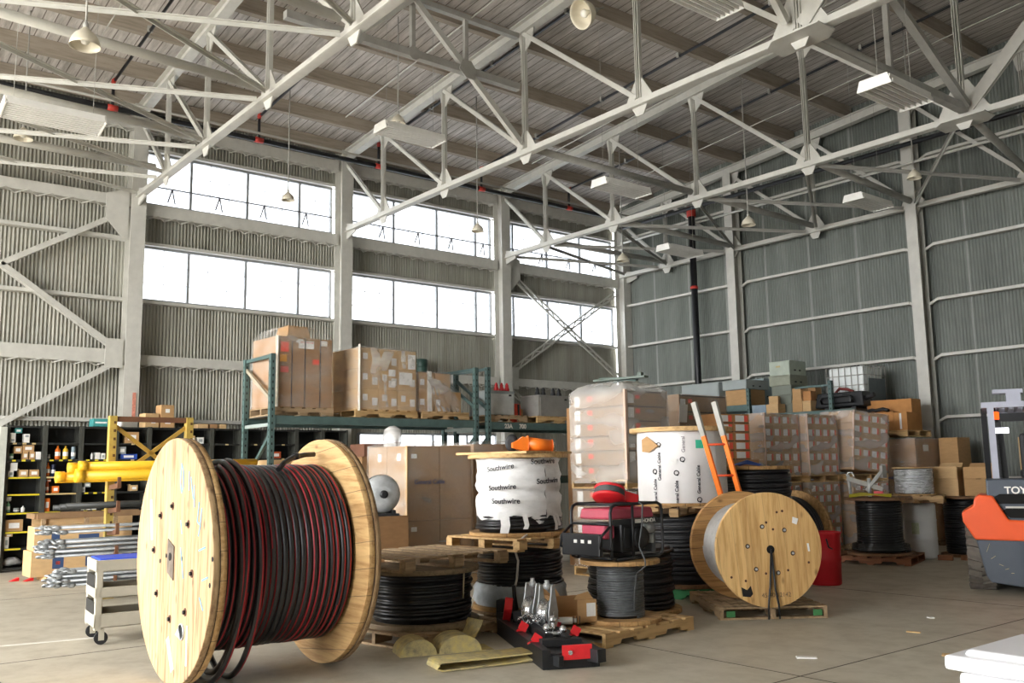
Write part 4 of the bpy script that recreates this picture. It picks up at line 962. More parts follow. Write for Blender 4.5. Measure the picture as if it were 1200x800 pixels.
# coils standing upright: flanges top and bottom, cable between
def vreel(label, x, y, z, R, Rc, H, m=CABLE, top=True, bottom=True, ft=.045, cr=.018, jit=.012, tops=(), fm=None, rz=0, cat='cable reel', name='cable_reel', seed=1, wrap=None, Rt=None, fill=None, seg=48):
    fm = fm or FLW; t = thing(name, label, cat, (x, y, z), rz); z0 = ft if bottom else 0; z1 = H-(ft if top else 0)
    if bottom: part('flange', MB().lathe([(R, 0), (R, ft)], 56), fm, t, bev=.004)
    if top: part('flange', MB().lathe([(Rt or R, H-ft), (Rt or R, H)], 56), fm, t, bev=.004)
    part('drum', MB().tube((0, 0, z0), (0, 0, z1), Rc-cr*1.6, 40), fill or RUBBER, t)
    part('cable', helix(MB(), Rc-cr, z0+cr, z1-cr, max(2, (z1-z0-2*cr)/(cr*1.85)), cr, 6, None, seg, jit, 2, seed=seed), [m], t)
    return t
# E: coil with a pallet on it, right of the big reel
pallet('pallet with a red painted end under the black coil right of the big reel', (-7.66, 4.98, 0), PI/2+.2, 1.22, 1.1, PALW2)
vreel('black cable coil under an old pallet, right of the huge reel', -7.66, 4.98, PH+.001, .55, .48, .53, fm=wood('old_flange', '#8d7a60', '#64543e', 0), seed=3, jit=.016)
pallet('old grey-brown pallet lying on top of the black coil right of the huge reel', (-7.72, 5.02, PH+.001+.53+.001), PI/2+.08, 1.25, 1.1, PALW2, blocks=True)
solo('cord', MB().path([(0, 0, .02), (.02, .0, -.02), (.015, -.01, -.25)], .008, 6), paint('cord_cream', '#b9ab8d', .8), 'short pale cord dangling on the black coil right of the huge reel', 'cord', (-7.19, 5.13, .63), 0)
# F: three-tier stack in the middle
FX, FY = -7.78, 6.29
pallet('pallet on the floor under the middle stack of wrapped reels', (FX, FY, 0), PI/2+.15, 1.05, 1.0, PALW2)
t = vreel('black coil with a pale plastic skirt at the bottom of the middle stack', FX, FY, PH+.001, .5, .455, .62, jit=.018, seed=8, top=False)
part('plastic_skirt', MB().lathe([(.47, .05), (.5, .1), (.485, .18), (.492, .22), (.46, .27)], 40, close=False), paint('bluish_plastic', '#b9c2c8', .25, 0, .15, 14, .5), t, 'pale bluish plastic skirt')
pallet('tan pallet between the black coil and the white wrapped reel', (FX, FY, .7475), PI/2+.1, 1.1, 1.06, PALN, blocks=True, n=6)
t = thing('cable_reel', 'white plastic wrapped reel with printed lettering on the middle stack', 'cable reel', (FX, FY, .7475+PH+.001), 0)
part('flange', MB().lathe([(.53, 0), (.53, .04)], 56), FLW, t, bev=.004)
part('flange', MB().lathe([(.54, .8), (.54, .84)], 56).box((-.02, -.03, .853), (.9, .9, .025), .3), PALN, t, bev=.004)
part('cable', helix(MB().tube((0, 0, .04), (0, 0, .24), .42, 40), .44, .06, .2, 5, .018, 6, None, 48, .012, 2), [CABLE], t)
rr = random.Random(5); pr = []
for k in range(15):
    z = .17+.63*k/14; pr.append((.445+.006*math.sin(k*1.9)+rr.uniform(-.012, .012), z))
wm = paint('white_plastic_wrap', '#e9e8e6', .3, 0, .07, 9, .9, (1, 1, 2.2))
wb = MB(); rows = []
for k, (r_, z) in enumerate(pr):
    rows.append([(math.cos(2*PI*i/60)*(r_+.008*math.sin(i*.9+k*1.3)), math.sin(2*PI*i/60)*(r_+.008*math.sin(i*.9+k*1.3)), z+(.04*math.sin(i*.5)+.02*math.sin(i*1.7) if k == 0 else .008*math.sin(i*.4+k))) for i in range(61)])
wb.sheet(rows); part('plastic_wrap', wb, wm, t, 'creased white plastic')
for a, l in ((-1.05, .22), (-.95, .17), (-.55, .12), (.2, .14), (.32, .1)):
    wt = MB(); strip(wt, [(math.cos(a)*.47, math.sin(a)*.47, .22), (math.cos(a+.04)*.49, math.sin(a+.04)*.49, .12), (math.cos(a)*.5, math.sin(a)*.5, .2-l)], .05, (-math.sin(a), math.cos(a), 0)); part('wrap_tail', wt, wm, t)
def curved_text(parent, s, size, R, z, a0, m, label=None, slope=0.0, vertical=False):
    """lettering laid letter by letter round an upright cylinder"""
    o = lettering('printed_lettering', s, size, m, parent, (0, 0, 0), 0, label, .0008, .0012)
    for v in o.data.vertices:
        x, y, d = v.co
        if vertical: x, y = -y, x
        a = a0+x/R; v.co = V((math.cos(a)*(R+d), math.sin(a)*(R+d), z+y+slope*x))
    return o
vw = math.atan2(-FY, -FX)
for s, z, a, sl in (('Southwire', .70, vw-.42, .12), ('Southwire', .76, vw+.62, .03), ('Southwire', .50, vw-.38, .06), ('Southwire', .36, vw-.3, 0), ('Southwire', .56, vw+.75, .05)): curved_text(t, s, .075, .468, z, a, INK, 'dark printed lettering', sl)
FT = .7475+PH+.001+.866
t = thing('line_hose_cover', 'orange insulating cover with a black round end on top of the white wrapped reel', 'cover', (FX+.16, FY-.02, FT), 1.08); t.scale = (.68, .68, .85)
b = MB().tube((.02, 0, .1), (.42, .0, .075), .085, 20, .07); b.tube((.42, 0, .075), (.43, 0, .075), .078, 20)
part('orange_tube', b, ORANGE, t)
part('orange_hood', MB().prism([(-.22, .05), (-.1, .02), (.02, .0), (.03, .2), (.0, .17), (-.05, .19), (-.14, .14), (-.22, .11)], (0, 0, 0), (1, 0, 0), (0, 0, 1), .17).prism([(-.09, .0), (.09, .0), (.1, .2), (.06, .18), (-.09, .2)], (.03, 0, 0), (0, 1, 0), (0, 0, 1), .012), ORANGE, t, bev=.012)
part('black_end', MB().lathe([(.06, -.06), (.105, -.05), (.11, 0), (.105, .05), (.06, .06)], 24, (-.2, .1, .11), (.3, 1, 0)), RUBBER, t, 'black round end')
solo('rope_tail', MB().path([(0, 0, 0), (.02, .03, -.12), (.03, 0, -.3), (.01, -.03, -.42), (.03, -.05, -.6)], .011, 6).path([(0, .01, 0), (-.02, .12, .09), (-.04, .2, .12)], .013, 6), paint('rope_white', '#cfccc6', .7), 'white rope tail tied to the pallet of the middle stack', 'rope', (FX+.49, FY-.46, .78), .0)
solo('rope_hook', MB().path([(0, 0, .1), (.01, 0, .0), (.02, .02, -.14)], .02, 8), BLACK, 'black rope grip hanging beside the middle stack', 'grip', (FX+.52, FY-.5, .33), 0)
# wrapped cartons behind
gC = None
pallet('dark pallet under the printed brown carton stack behind the big reel', (-11.2, 7.25, 0), PI/2, 1.2, 1.1, PALW2)
t = thing('wrapped_load', 'stretch-wrapped brown carton stack with blue print behind the black coil', 'wrapped load', (-11.2, 7.25, PH+.001))
for k in range(2):
    for j in range(2):
        for i in range(2):
            hh = (1.0, .76); z = 0 if k == 0 else .77
            o = part('carton', carton_mb(.5, .53, .76 if k == 0 else 1.0, False, ([('x', -.28, .86, .09, .06, 2), ('y', .1, .85, .09, .1, 2)] if j == 0 else [])), CM(paint('carton_front', '#9a7a58', .85)), t, loc=(-.255+.51*i, -.27+.54*j, z))
part('stretch_wrap', film_shell(1.02, 1.08, .003, 1.79, .06, .012, 9), FILM, t)
part('corner_board', MB().box((.508, -.54, .9), (.05, .014, 1.75)), CARDL, t)
lettering('printed_mark', 'General Cable', .085, BLUEI, t, (.533, -.18, 1.28), (PI/2, 0, PI/2), 'blue printed mark', .001, .001)
lettering('printed_mark', 'General Cable', .07, BLUEI, t, (-.24, -.556, 1.2), (PI/2, 0, 0), 'blue printed mark', .001)
pallet('dark pallet under the brown carton stack behind the middle reel stack', (-12.05, 9.3, 0), PI/2, 1.3, 1.1, PALW2)
load('stretch-wrapped brown carton stack directly behind the middle stack of reels', (-12.02, 9.25, PH+.001), (1.05, 1.65, 1.83), (2, 3, 3), CARDD, 0, [], FILM, top=.05, seed=12)
pallet('pallet under the low carton with the silver motor', (-9.9, 5.42, 0), PI/2, .9, .9, PALW2) if False else None
carton('plain tan carton standing behind the big reel under the silver motor', (-10.4, 6.1, 0), (.56, .56, 1.0), CARDD)
t = thing('meter_drum', 'round silver motor housing with black knob beside the big reel', 'motor', (-10.33, 6.1, 1.002), -.3)
part('body', MB().lathe([(.12, -.16), (.22, -.15), (.235, -.1), (.235, .06), (.215, .1), (.16, .13), (.1, .15)], 28, (0, 0, .27), (1, 0, 0)), GALV, t)
part('knob', MB().lathe([(.05, .14), (.05, .2), (.03, .21)], 14, (0, 0, .27), (1, 0, 0)), BLACK, t, 'black knob')
part('base', MB().box((0, 0, .015), (.36, .4, .03)).box((0, .14, .04), (.3, .04, .06)).box((0, -.14, .04), (.3, .04, .06)), RUBBER, t)
part('clamp', MB().lathe([(.24, -.02), (.25, -.02), (.25, .02), (.24, .02)], 28, (0, 0, .27), (1, 0, 0), close=False).box((0, -.2, .41), (.04, .06, .03)), CHROME, t)

# G: small grey reel on the front pallet, generator on top
GX, GY = -6.42, 6.42
pallet('tan pallet in front carrying the small grey reel and a torn carton', (-6.65, 6.38, 0), 1.66, 1.3, 1.22, PALN)
vreel('small reel of smooth grey cable carrying the generator', GX, GY, PH+.001, .38, .225, .57, GREYC, cr=.0115, jit=.003, ft=.04, seg=40)
GZ = PH+.001+.57+.001
vreel('fat black coil behind the small grey reel', -7.36, 7.52, 0, .55, .47, .7, jit=.02, seed=21, top=False)
t = thing('generator', 'portable red and black generator in a tube frame on the small grey reel', 'generator', (GX-.02, GY+.0, GZ), PI/2+.06)
l, dp, h = .74, .5, .52    # local x along the long side, local -y towards the viewer
tb = MB()
for y in (-dp/2, dp/2):
    tb.path([(-l/2+.06, y, .02), (l/2-.06, y, .02), (l/2-.01, y, .04), (l/2, y, .09), (l/2, y, h-.07), (l/2-.02, y, h-.02), (l/2-.07, y, h), (-l/2+.07, y, h), (-l/2+.02, y, h-.02), (-l/2, y, h-.07), (-l/2, y, .09), (-l/2+.01, y, .04), (-l/2+.06, y, .02)], .015, 8)
for x, z in ((-l/2+.1, h), (l/2-.1, h), (-l/2+.1, .02), (l/2-.1, .02), (-l/2, h*.66), (l/2, h*.66), (-.02, h)): tb.tube((x, -dp/2, z), (x, dp/2, z), .013, 8)
tb.tube((-.06, -dp/2, h), (-.06, -dp/2, .02), .013, 8); tb.path([(-l/2-.01, -dp/2, h*.62), (-l/2-.14, -dp/2, h*.45), (-l/2-.15, -dp/2, .14), (-l/2-.0, -dp/2, .1)], .013, 8); tb.path([(-l/2-.01, dp/2, h*.62), (-l/2-.14, dp/2, h*.45), (-l/2-.15, dp/2, .14), (-l/2-.0, dp/2, .1)], .013, 8)
part('tube_frame', tb, BLACK, t)
part('fuel_tank', MB().box((.0, 0, h-.09), (l-.12, dp-.08, .1), None, 0, (.96, .92)), paint('faded_red', '#b34557', .5, 0, .1, 6), t, 'faded red fuel tank', bev=.02)
part('tank_band', MB().box((.0, -dp/2+.03, h-.165), (l-.1, .02, .05)), paint('dark_band', '#24272c', .5), t)
part('side_cover', MB().box((-l/2+.1, .0, .27), (.14, .3, .14)), paint('pink_red', '#c24a61', .5), t, 'red side cover', bev=.02)
part('engine_block', MB().box((.02, .0, .2), (.3, .34, .28)).box((-.0, -.14, .2), (.2, .08, .22)), BLACK, t, bev=.02)
fn = MB()
for i in range(8): fn.box((.2+i*.012, 0, .2), (.006, .24, .2))
part('cooling_fins', fn, STEELD, t)
part('control_panel', MB().box((-l/2-.12, 0, .16), (.05, dp-.02, .2)), BLACK, t, 'black control panel', bev=.01)
for i in range(3): part('outlet', MB().box((-l/2-.147, -.12+.09*i, .19), (.004, .04, .03)), PAPER, t, 'white outlet')
part('muffler', MB().tube((.18, -.17, .28), (.3, -.17, .28), .05, 14).tube((.26, -.2, .14), (.26, -.2, .22), .025, 10), GALV, t); part('air_filter', MB().box((.29, -.16, .14), (.06, .1, .17)), paint('filter_grey', '#56595c', .5), t, bev=.01)
part('starter', MB().lathe([(.1, 0), (.11, .02), (.09, .05), (.03, .06)], 18, (.1, -.19, .2), (0, -1, 0)), RUBBER, t)
part('base_rail', MB().box((0, 0, .035), (l-.1, dp-.1, .015)), BLACK, t)
lettering('white_lettering', 'HONDA', .05, WHITE, t, (.2, -dp/2+.0185, h-.165), (PI/2, 0, 0), 'white lettering', .001, .001)
part('white_label', MB().box((-.02+.06, -dp/2+.019, h-.165), (.09, .002, .035)), PAPER, t)
t = thing('cord_reel', 'red and grey extension cord reel lying tilted on top of the generator', 'cord reel', (GX-.02, GY-.1, GZ+h+.035), (-.32, .3, 1.25))
part('spool', MB().lathe([(.04, .0), (.15, .0), (.16, .015), (.16, .03)], 28, mi=0).lathe([(.13, .09), (.15, .1), (.15, .12), (.03, .13)], 28), RED, t, 'red spool rims')
part('cord', helix(MB().tube((0, 0, .03), (0, 0, .09), .13, 24), .135, .04, .09, 4, .013, 6, None, 30, .002, 2), [paint('grey_cord', '#4d4f50', .6)], t)
part('red_box', MB().box((.2, .02, .06), (.16, .2, .1)), RED, t, 'red metal box', bev=.008); part('trim_plate', MB().box((.11, .02, .06), (.012, .21, .11)), CHROME, t)
solo('power_cord', MB().path([(.02, 0, h), (.055, .01, h-.02), (.05, -.0, h-.2), (.06, -.06, .12), (.17, -.1, .0), (.172, -.1, -.05), (.06, -.1, -.12), (.02, -.1, -.3), (.0, -.09, -.46)], .008, 6), paint('grey_cord', '#4d4f50', .6), 'thin grey cord hanging down over the generator and small grey reel', 'cord', (GX+.23, GY+.03, GZ+.01), .0)
solo('wood_disc', MB().lathe([(.36, 0), (.36, .03)], 48), FLW, 'loose wooden flange disc lying on the left end of the front pallet', 'disc', (-6.85, 6.06, PH+.001), .3, bev=.004)
t = thing('torn_carton', 'torn open tan carton with a white label on the front pallet', 'box', (-6.6, 5.9, PH+.034), 1.25)
b = MB(); w, d, h2 = .42, .34, .2
b.box((0, 0, .004), (w, d, .006)); b.box((0, d/2, h2/2), (w, .006, h2)); b.box((w/2, 0, h2*.5), (.006, d, h2)); b.box((-w/2, .03, h2*.6), (.006, d*.8, h2*1.15), MX.Rotation(.15, 3, 'Y')); b.box((.12, -d/2, h2/2), (w*.46, .006, h2))
b.prism([(-.2, 0), (.0, 0), (-.03, .08), (-.1, .03), (-.16, .11)], (-.0, d/2, h2), (1, 0, 0), (0, .5, .8), .005); b.prism([(0, 0), (.2, 0), (.18, .09), (.06, .06)], (0, -d/2+.03, h2+.0), (1, 0, 0), (0, .6, .5), .005)
part('cardboard_walls', b, CARD, t); part('paper_label', MB().box((.16, -d/2-.004, .11), (.09, .002, .12)), PAPER, t)
b = MB().tube((-.19, -.2, .035), (-.06, -.24, .035), .032, 12).tube((-.06, -.24, .035), (-.02, -.252, .035), .02, 10)
for q in range(3): b.tube((-.05+.03*q, -.243, .035), (-.045+.03*q, -.245, .035), .036, 12, mi=1)
solo('insulator_bottle', b, [WHITE, INK], 'small white bottle with dark print lying in the torn carton', 'bottle', (-6.6, 5.9, PH+.036), 1.25)
# hoses on the floor
HOSE = None
def m_hose():
    m, nt, b = base('worn_yellow_hose'); v = coords(nt); n = noise(nt, v, 9, 5, .7)
    c = ramp(nt, n, [(.32, lin('#8d8468')), (.5, lin('#bcac7a')), (.68, lin('#d0bd74'))]); nt.links.new(c, b.inputs['Base Color']); b.inputs['Roughness'].default_value = .85; bump(nt, b, n, .4); return m
HOSE = m_hose()
def slab(label, prof, w, loc, rz):
    b = MB(); A = [(x, -w/2, z) for x, z in prof]; B = [(x, w/2, z) for x, z in prof]
    up = [(x, -w/2, z+.012) for x, z in prof]; up2 = [(x, w/2, z+.012) for x, z in prof]
    b.sheet([A, B]); b.sheet([up, up2]); b.sheet([A, up]); b.sheet([B, up2])
    return solo('blanket', b, HOSE, label, 'blanket', loc, rz, 'folded rubber blankets')
def mound(label, prof, w, loc, rz):
    return solo('blanket', MB().prism([(x, max(z, .001)) for x, z in prof], (0, 0, 0), (1, 0, 0), (0, 0, 1), w), HOSE, label, 'blanket', loc, rz, 'folded rubber blankets', .012)
def roll(n, r0, x0, z0): return [(x0+r0*math.cos(a), z0+r0*math.sin(a)) for a in [PI*2*i/n for i in range(n)]]
mound('worn yellow rubber blanket folded in two humps behind, left of the black hitch rig', [(-.28+.16*math.cos(a), .005+.135*math.sin(a)) for a in [PI*1.12-PI*1.12*i/10 for i in range(11)]]+[(.09+.19*math.cos(a), .008+.14*math.sin(a)) for a in [PI-PI*i/12 for i in range(13)]]+[(.4, .004), (.4, .001), (-.44, .001)], .3, (-6.88, 4.72, .001), 1.25)
slab('flat worn yellow rubber blanket nearest the viewer, left of the black hitch rig', [(-.42, .05), (-.44, .02), (-.4, .004), (-.2, .004), (.2, .006), (.42, .012), (.44, .04), (.4, .065), (.0, .062), (-.4, .066), (-.43, .055)], .26, (-6.2, 4.62, .002), 1.33)
slab('small worn yellow rubber blanket end sticking up beside the black hitch rig', [(-.1, .003), (.0, .04), (.08, .14), (.11, .2)], .26, (-7.02, 5.03, .001), 1.5)
# black and red hitch rig with the pulleys
t = thing('hitch_rig', 'black steel hitch rig with red brackets and ball mount on the floor', 'rig', (-6.43, 5.43, .001), 0)
u = V((5.66-6.62-(-.0), 0, 0))
ex = V((.90, -.43, 0)).normalized(); ey = V((.43, .90, 0)).normalized()    # rig runs towards the viewer
def Q(a, b_, z): return ex*a+ey*b_+V((0, 0, z))
f = MB()
for s in (-.2, .2): f.bar(Q(-.78, s, .075), Q(.92, s, .075), .07, .148)
for a in (-.74, -.3, .3, .88): f.bar(Q(a, -.2, .05), Q(a, .2, .05), .08, .1)
f.bar(Q(-.78, 0, .125), Q(.92, 0, .115), .36, .012); part('frame', f, BLACK, t, bev=.004)
f = MB(); f.bar(Q(-.5, -.06, .16), Q(.5, -.06, .16), .07, .07).bar(Q(-.5, .08, .16), Q(.6, .08, .16), .05, .06).box(Q(-.62, .0, .17), (.14, .2, .12), .4).box(Q(.62, -.0, .15), (.1, .34, .06), -.43); part('crossbar', f, RUBBER, t, bev=.006)
for a, s, hh, l in ((-.66, -.17, .34, -.2), (-.05, -.19, .22, .0), (.45, -.2, .2, .0), (.3, .18, .22, 0), (-.2, .16, .22, 0)):
    part('red_bracket', MB().bar(Q(a, s, .12), Q(a+.1, s, hh*.75), .015, .075, ey).bar(Q(a+.1, s, hh*.74), Q(a+.1+l*.5-.02, s+.04, hh), .015, .075, ey), RED, t, 'red bracket')
part('red_plate', MB().box(Q(.95, .04, .13), (.02, .24, .11), -.43), RED, t, 'red end plate'); part('pin', MB().lathe([(.018, 0), (.018, .008)], 10, Q(.965, -.02, .13), ex), CHROME, t)
part('end_block', MB().bar(Q(.88, .16, .1), Q(1.02, .22, .1), .09, .1), BLACK, t, bev=.004); part('end_block', MB().bar(Q(.86, -.14, .07), Q(.98, -.1, .07), .05, .08), BLACK, t, bev=.004)
part('tow_ball', MB().sphere(Q(.42, -.06, .235), .035).sphere(Q(.42, .08, .215), .033).sphere(Q(.36, .01, .29), .033).tube(Q(.42, -.06, .18), Q(.42, .08, .18), .022).tube(Q(.36, .01, .17), Q(.36, .01, .27), .016).tube(Q(.42, -.06, .17), Q(.42, -.06, .22), .016), CHROME, t, 'chrome triple tow ball')
part('tail_block', MB().bar(Q(-.78, -.1, .12), Q(-.95, -.13, .12), .16, .14).box(Q(-.88, -.12, .24), (.16, .12, .12), .5), BLACK, t, bev=.01)
def pulley(label, a, b_, z, rz):
    p = Q(a, b_, z)+V((-6.43, 5.43, 0)); t = thing('stringing_block', label, 'pulley', p, rz, 'cable pulleys on the rig')
    part('sheave', MB().lathe([(.09, -.045), (.12, -.04), (.075, -.01), (.075, .01), (.12, .04), (.09, .045)], 28, (0, 0, .16), (0, 1, 0)), CHROME, t)
    yk = MB()
    for s in (-1, 1): yk.prism([(-.03, .0), (-.075, .09), (-.082, .17), (-.04, .31), (-.025, .4), (.025, .4), (.04, .31), (.082, .17), (.075, .09), (.03, 0)], (0, s*.06, 0), (1, 0, 0), (0, 0, 1), .014)
    yk.tube((0, -.075, .16), (0, .075, .16), .018, 10); part('yoke', yk, GALV, t, bev=.005)
    part('clevis', MB().sphere((0, 0, .39), .034).tube((0, 0, .39), (0, 0, .44), .02).tube((-.02, 0, .0), (.02, 0, .03), .05, 12), GALV, t)
    return t
p1 = pulley('right hand silver cable pulley standing on the black rig', -.0, .06, .133, -1.25)
p2 = dup(p1, Q(-.2, -.02, .133)+V((-6.43, 5.43, 0)), -1.4, 'left hand silver cable pulley standing on the black rig')
b = MB(); rr = random.Random(3)
for k in range(34):
    a = k*.55; c = V((.1*math.cos(a*1.3)*rr.uniform(.3, 1.1), .1*math.sin(a*1.7)*rr.uniform(.3, 1.1), .02+.06*rr.random())); e = V((rr.uniform(-1, 1), rr.uniform(-1, 1), rr.uniform(-.3, .3))).normalized()*.02
    b.path([c+e, c+e.cross(V((0, 0, 1)))*.6, c-e, c-e.cross(V((0, 0, 1)))*.6], .0065, 5, True)
solo('chain', b, CHROME, 'pile of bright chain on the black rig beside the pulleys', 'chain', Q(-.02, -.06, .2)+V((-6.43, 5.43, 0)), 0)
# ================================================================ the crowded right half
# H: banded grey-brown cartons in plastic, two tiers
HX, HY = -9.83, 9.9
HLB = [('x', -.36, .5, .12, .15, 2), ('x', -.2, .62, .09, .07, 3), ('y', -.38, .5, .12, .15, 2), ('y', -.14, .62, .1, .07, 3), ('x', 0, .94, .86, .014, 4), ('y', 0, .94, 1.1, .014, 4)]
HC = paint('banded_carton', '#93775a', .85)
pallet('pale pallet on the floor under the red-stickered carton tiers', (HX, HY, 0), PI/2, .9, 1.14, PALN)
load('lower tier of red-stickered brown cartons behind the generator', (HX, HY, PH+.001), (1.12, .86, 1.13), (1, 1, 5), HC, 0, HLB, FILM, seed=31)
pallet('pale pallet between the two tiers of red-stickered cartons', (HX, HY, 1.262), PI/2, .9, 1.16, PALN, n=6)
t = load('upper tier of red-stickered brown cartons under cloudy plastic, left of the ladder', (HX, HY, 1.262+PH+.001), (1.14, .88, 1.27), (1, 1, 6), HC, 0, HLB, None, seed=32)
part('stretch_wrap', film_shell(1.14, .88, -.05, 1.285, .17, .015, 33), film('cloudy_lit_film', '#f4f0ea', .2, .42, 1.6), t, 'cloudy white plastic')  # cloudy wrap; its extra white imitates strong daylight on the doorway side
part('corner_board', MB().box((.575, -.45, .64), (.04, .012, 1.28)).box((.582, -.43, .64), (.012, .05, 1.28)), paint('pink_cornerboard', '#cdb09b', .7), t)
b = MB().bar((-.4, .1, .0), (.5, -.1, .0), .12, .03); b.box((.4, -.08, .04), (.06, .1, .06)); b.bar((-.3, .0, .02), (.2, .2, .02), .1, .03)
solo('board', b, paint('dull_green_board', '#66736a', .6), 'dull green board lying on top of the cloudy plastic load', 'board', (HX-.05, HY+.05, 2.89), .4)
b = MB()
for i, (x, y) in enumerate(((0, 0), (.1, .05), (.2, -.02), (.28, .06), (.36, .02))): b.lathe([(.05, 0), (.05, .04), (.02, .07), (.045, .09), (.02, .13), (.012, .2)], 10, (x, y, 0))
b.box((.18, .02, -.15), (.5, .3, .3))
solo('bushing_rack', b, BLACK, 'dark bushings on a box showing behind the left top of the cloudy load', 'equipment', (-11.35, 10.7, 2.72), .3)
load('plain brown carton pile under the dark bushings, behind the cloudy load', (-11.2, 10.75, 0), (.7, .7, 2.56), (1, 1, 5), CARDD, .1)
# K: carton tower right behind the white reel
load('red-stickered brown carton tower showing behind the white reel, left of the ladder top', (-10.9, 12.55, 0), (1.0, 1.25, 2.78), (1, 1, 10), HC, 0, [('x', -.42, .5, .13, .12, 2), ('x', -.27, .6, .1, .07, 3), ('x', 0, .93, 1.2, .016, 4)], FILM, seed=35)
b = MB().box((0, 0, .15), (.003, .2, .3), MX.Rotation(.12, 3, 'Y'))
solo('paper_sheet', b, PAPER, 'white paper sheet hanging on the carton tower left of the ladder', 'paper', (-10.36, 11.98, 2.3), .0)

# I: white printed reel on a pallet on a black coil
IX, IY = -7.82, 8.97
GRN = paint('green_pallet_paint', '#2f7a45', .6)
pallet('green painted pallet on the floor below the white printed reel', (IX, IY, 0), .5, 1.05, 1.0, GRN)
vreel('black coil with a brown lower flange under the white printed reel', IX, IY, PH+.001, .58, .53, .83, jit=.022, fm=wood('dark_flange', '#7c5a3c', '#543a26', 0), seed=41, top=False, cr=.02)
IP = PH+.001+.83+.002
pallet('worn pallet carrying the white printed reel', (IX, IY, IP), .5, 1.1, 1.05, PALW, blocks=True, n=6)
IZ = IP+PH+.001
t = thing('cable_reel', 'large white papered reel with round printed emblems beside the orange ladder', 'cable reel', (IX, IY, IZ), 0)
part('flange', MB().lathe([(.58, 0), (.58, .04)], 56), FLW, t, bev=.004); part('flange', MB().lathe([(.64, .9), (.64, .955)], 56), PALN, t, bev=.004)
WPM = paint('white_reel_paper', '#e6e3e1', .55, 0, .04, 5)
rows = []
for z, rr in ((.04, .545), (.2, .55), (.45, .548), (.7, .55), (.9, .545)): rows.append([(rr*math.cos(2*PI*i/64)*(1+.006*math.sin(i*1.1+z*4)), rr*math.sin(2*PI*i/64)*(1+.006*math.sin(i*1.1+z*4)), z) for i in range(65)])
b = MB(); b.sheet(rows); part('paper_wrap', b, WPM, t, 'white printed paper wrap')
vi = math.atan2(-IY, -IX)
def emblem(a, z, r=.027):
    e = MB(); e.path([(math.cos(a+r*math.cos(q*PI/8)/.556)*.557, math.sin(a+r*math.cos(q*PI/8)/.556)*.557, z+r*math.sin(q*PI/8)) for q in range(16)], .0055, 5, True); e.box((math.cos(a+.02)*.557, math.sin(a+.02)*.557, z-r*.9), (.012, .012, .02)); part('round_emblem', e, INK, t, 'black ring emblem')
for a, z, txt in ((-.62, .42, 1), (-.12, .4, 1), (.36, .17, 1), (-.5, .74, 1), (.02, .56, 0)):
    emblem(vi+a, z if z > .3 else .08)
    if txt:
        curved_text(t, 'General Cable', .058, .556, (z-.26) if z > .3 else .32, vi+a, INK, 'vertical dark lettering', 0, True)
curved_text(t, 'General', .06, .556, .74, vi+.05, paint('faded_ink', '#8a8486', .8), 'faded lettering', 0, True)
b = MB(); a0, a1 = vi+.32, vi+.5
b.sheet([[(math.cos(a0+(a1-a0)*i/4)*.556, math.sin(a0+(a1-a0)*i/4)*.556, z) for i in range(5)] for z in (.69, .79)]); part('green_label', b, paint('mint_label', '#3fbf9a', .6), t, 'mint green label')
b = MB(); a0, a1 = vi-.4, vi-.1
b.sheet([[(math.cos(a0+(a1-a0)*i/4)*.556, math.sin(a0+(a1-a0)*i/4)*.556, z) for i in range(5)] for z in (.49, .57)]); part('delivery_label', b, PAPER, t, 'white delivery label')
part('torn_cardboard', MB().prism([(-.13, .1), (-.05, .14), (.16, .02), (.02, -.06), (-.1, -.05)], (math.cos(vi-.75)*.575, math.sin(vi-.75)*.575, .71), (-math.sin(vi-.75), math.cos(vi-.75), 0), (.1, .1, 1), .004), CARD, t, 'torn piece of cardboard')
# orange ladder leaning on the white reel
t = thing('ladder', 'orange ladder with grey top ends leaning against the white printed reel', 'ladder', (-6.99, 8.49, 1.75), 0)
for (p, q) in (((-7.10, 8.40, 2.30), (-6.66, 8.62, .32)), ((-6.93, 8.56, 2.30), (-6.52, 8.76, .32))):
    p, q = V(p)-V((-6.99, 8.49, 1.75)), V(q)-V((-6.99, 8.49, 1.75)); m_ = p+(q-p)*.2
    r_ = part('rail', MB().bar(m_, q, .03, .06, (1, 0, .2)), ORANGE, t); part('grey_end', MB().bar(p, m_, .036, .066, (1, 0, .2)), paint('grey_ladder_end', '#a6a39b', .6), r_, 'grey end')
for f in (.25, .43, .6, .76, .9): 
    p = V((-7.10, 8.40, 2.30)).lerp(V((-6.66, 8.62, .32)), f)-V((-6.99, 8.49, 1.75)); q = V((-6.93, 8.56, 2.30)).lerp(V((-6.52, 8.76, .32)), f)-V((-6.99, 8.49, 1.75))
    part('rung', MB().tube(p, q, .014, 8), paint('rung_orange', '#d9542a', .5), t)
# N and the leaning reel behind the honey reel
vreel('tall black coil with a wooden top flange behind the honey coloured reel', -7.62, 10.2, .0, .47, .44, 1.55, jit=.016, seed=51, cr=.02, fm=FLW)
solo('tarp', MB().sheet([[(-.18, -.1, .0), (.0, -.12, .03), (.2, -.08, .0)], [(-.16, .05, .03), (.02, .0, .08), (.2, .05, .02)], [(-.12, .14, .0), (.05, .12, .04), (.2, .14, .0)]]), paint('blue_tarp', '#2b56b8', .5), 'small crumpled blue tarp on the tall black coil', 'tarp', (-7.7, 10.1, 1.553), .4)
t = thing('cable_reel', 'black coil standing on edge with a wooden rim, between the honey reel and red barrel', 'cable reel', (-7.98, 10.8, 0), PI/2-.1)
part('flange', MB().washer(.14, .6, .66, .72, 64), FLW, t, loc=(0, 0, .6)); part('flange', MB().washer(.14, .56, .0, .04, 64), FLW, t, loc=(0, 0, .6))
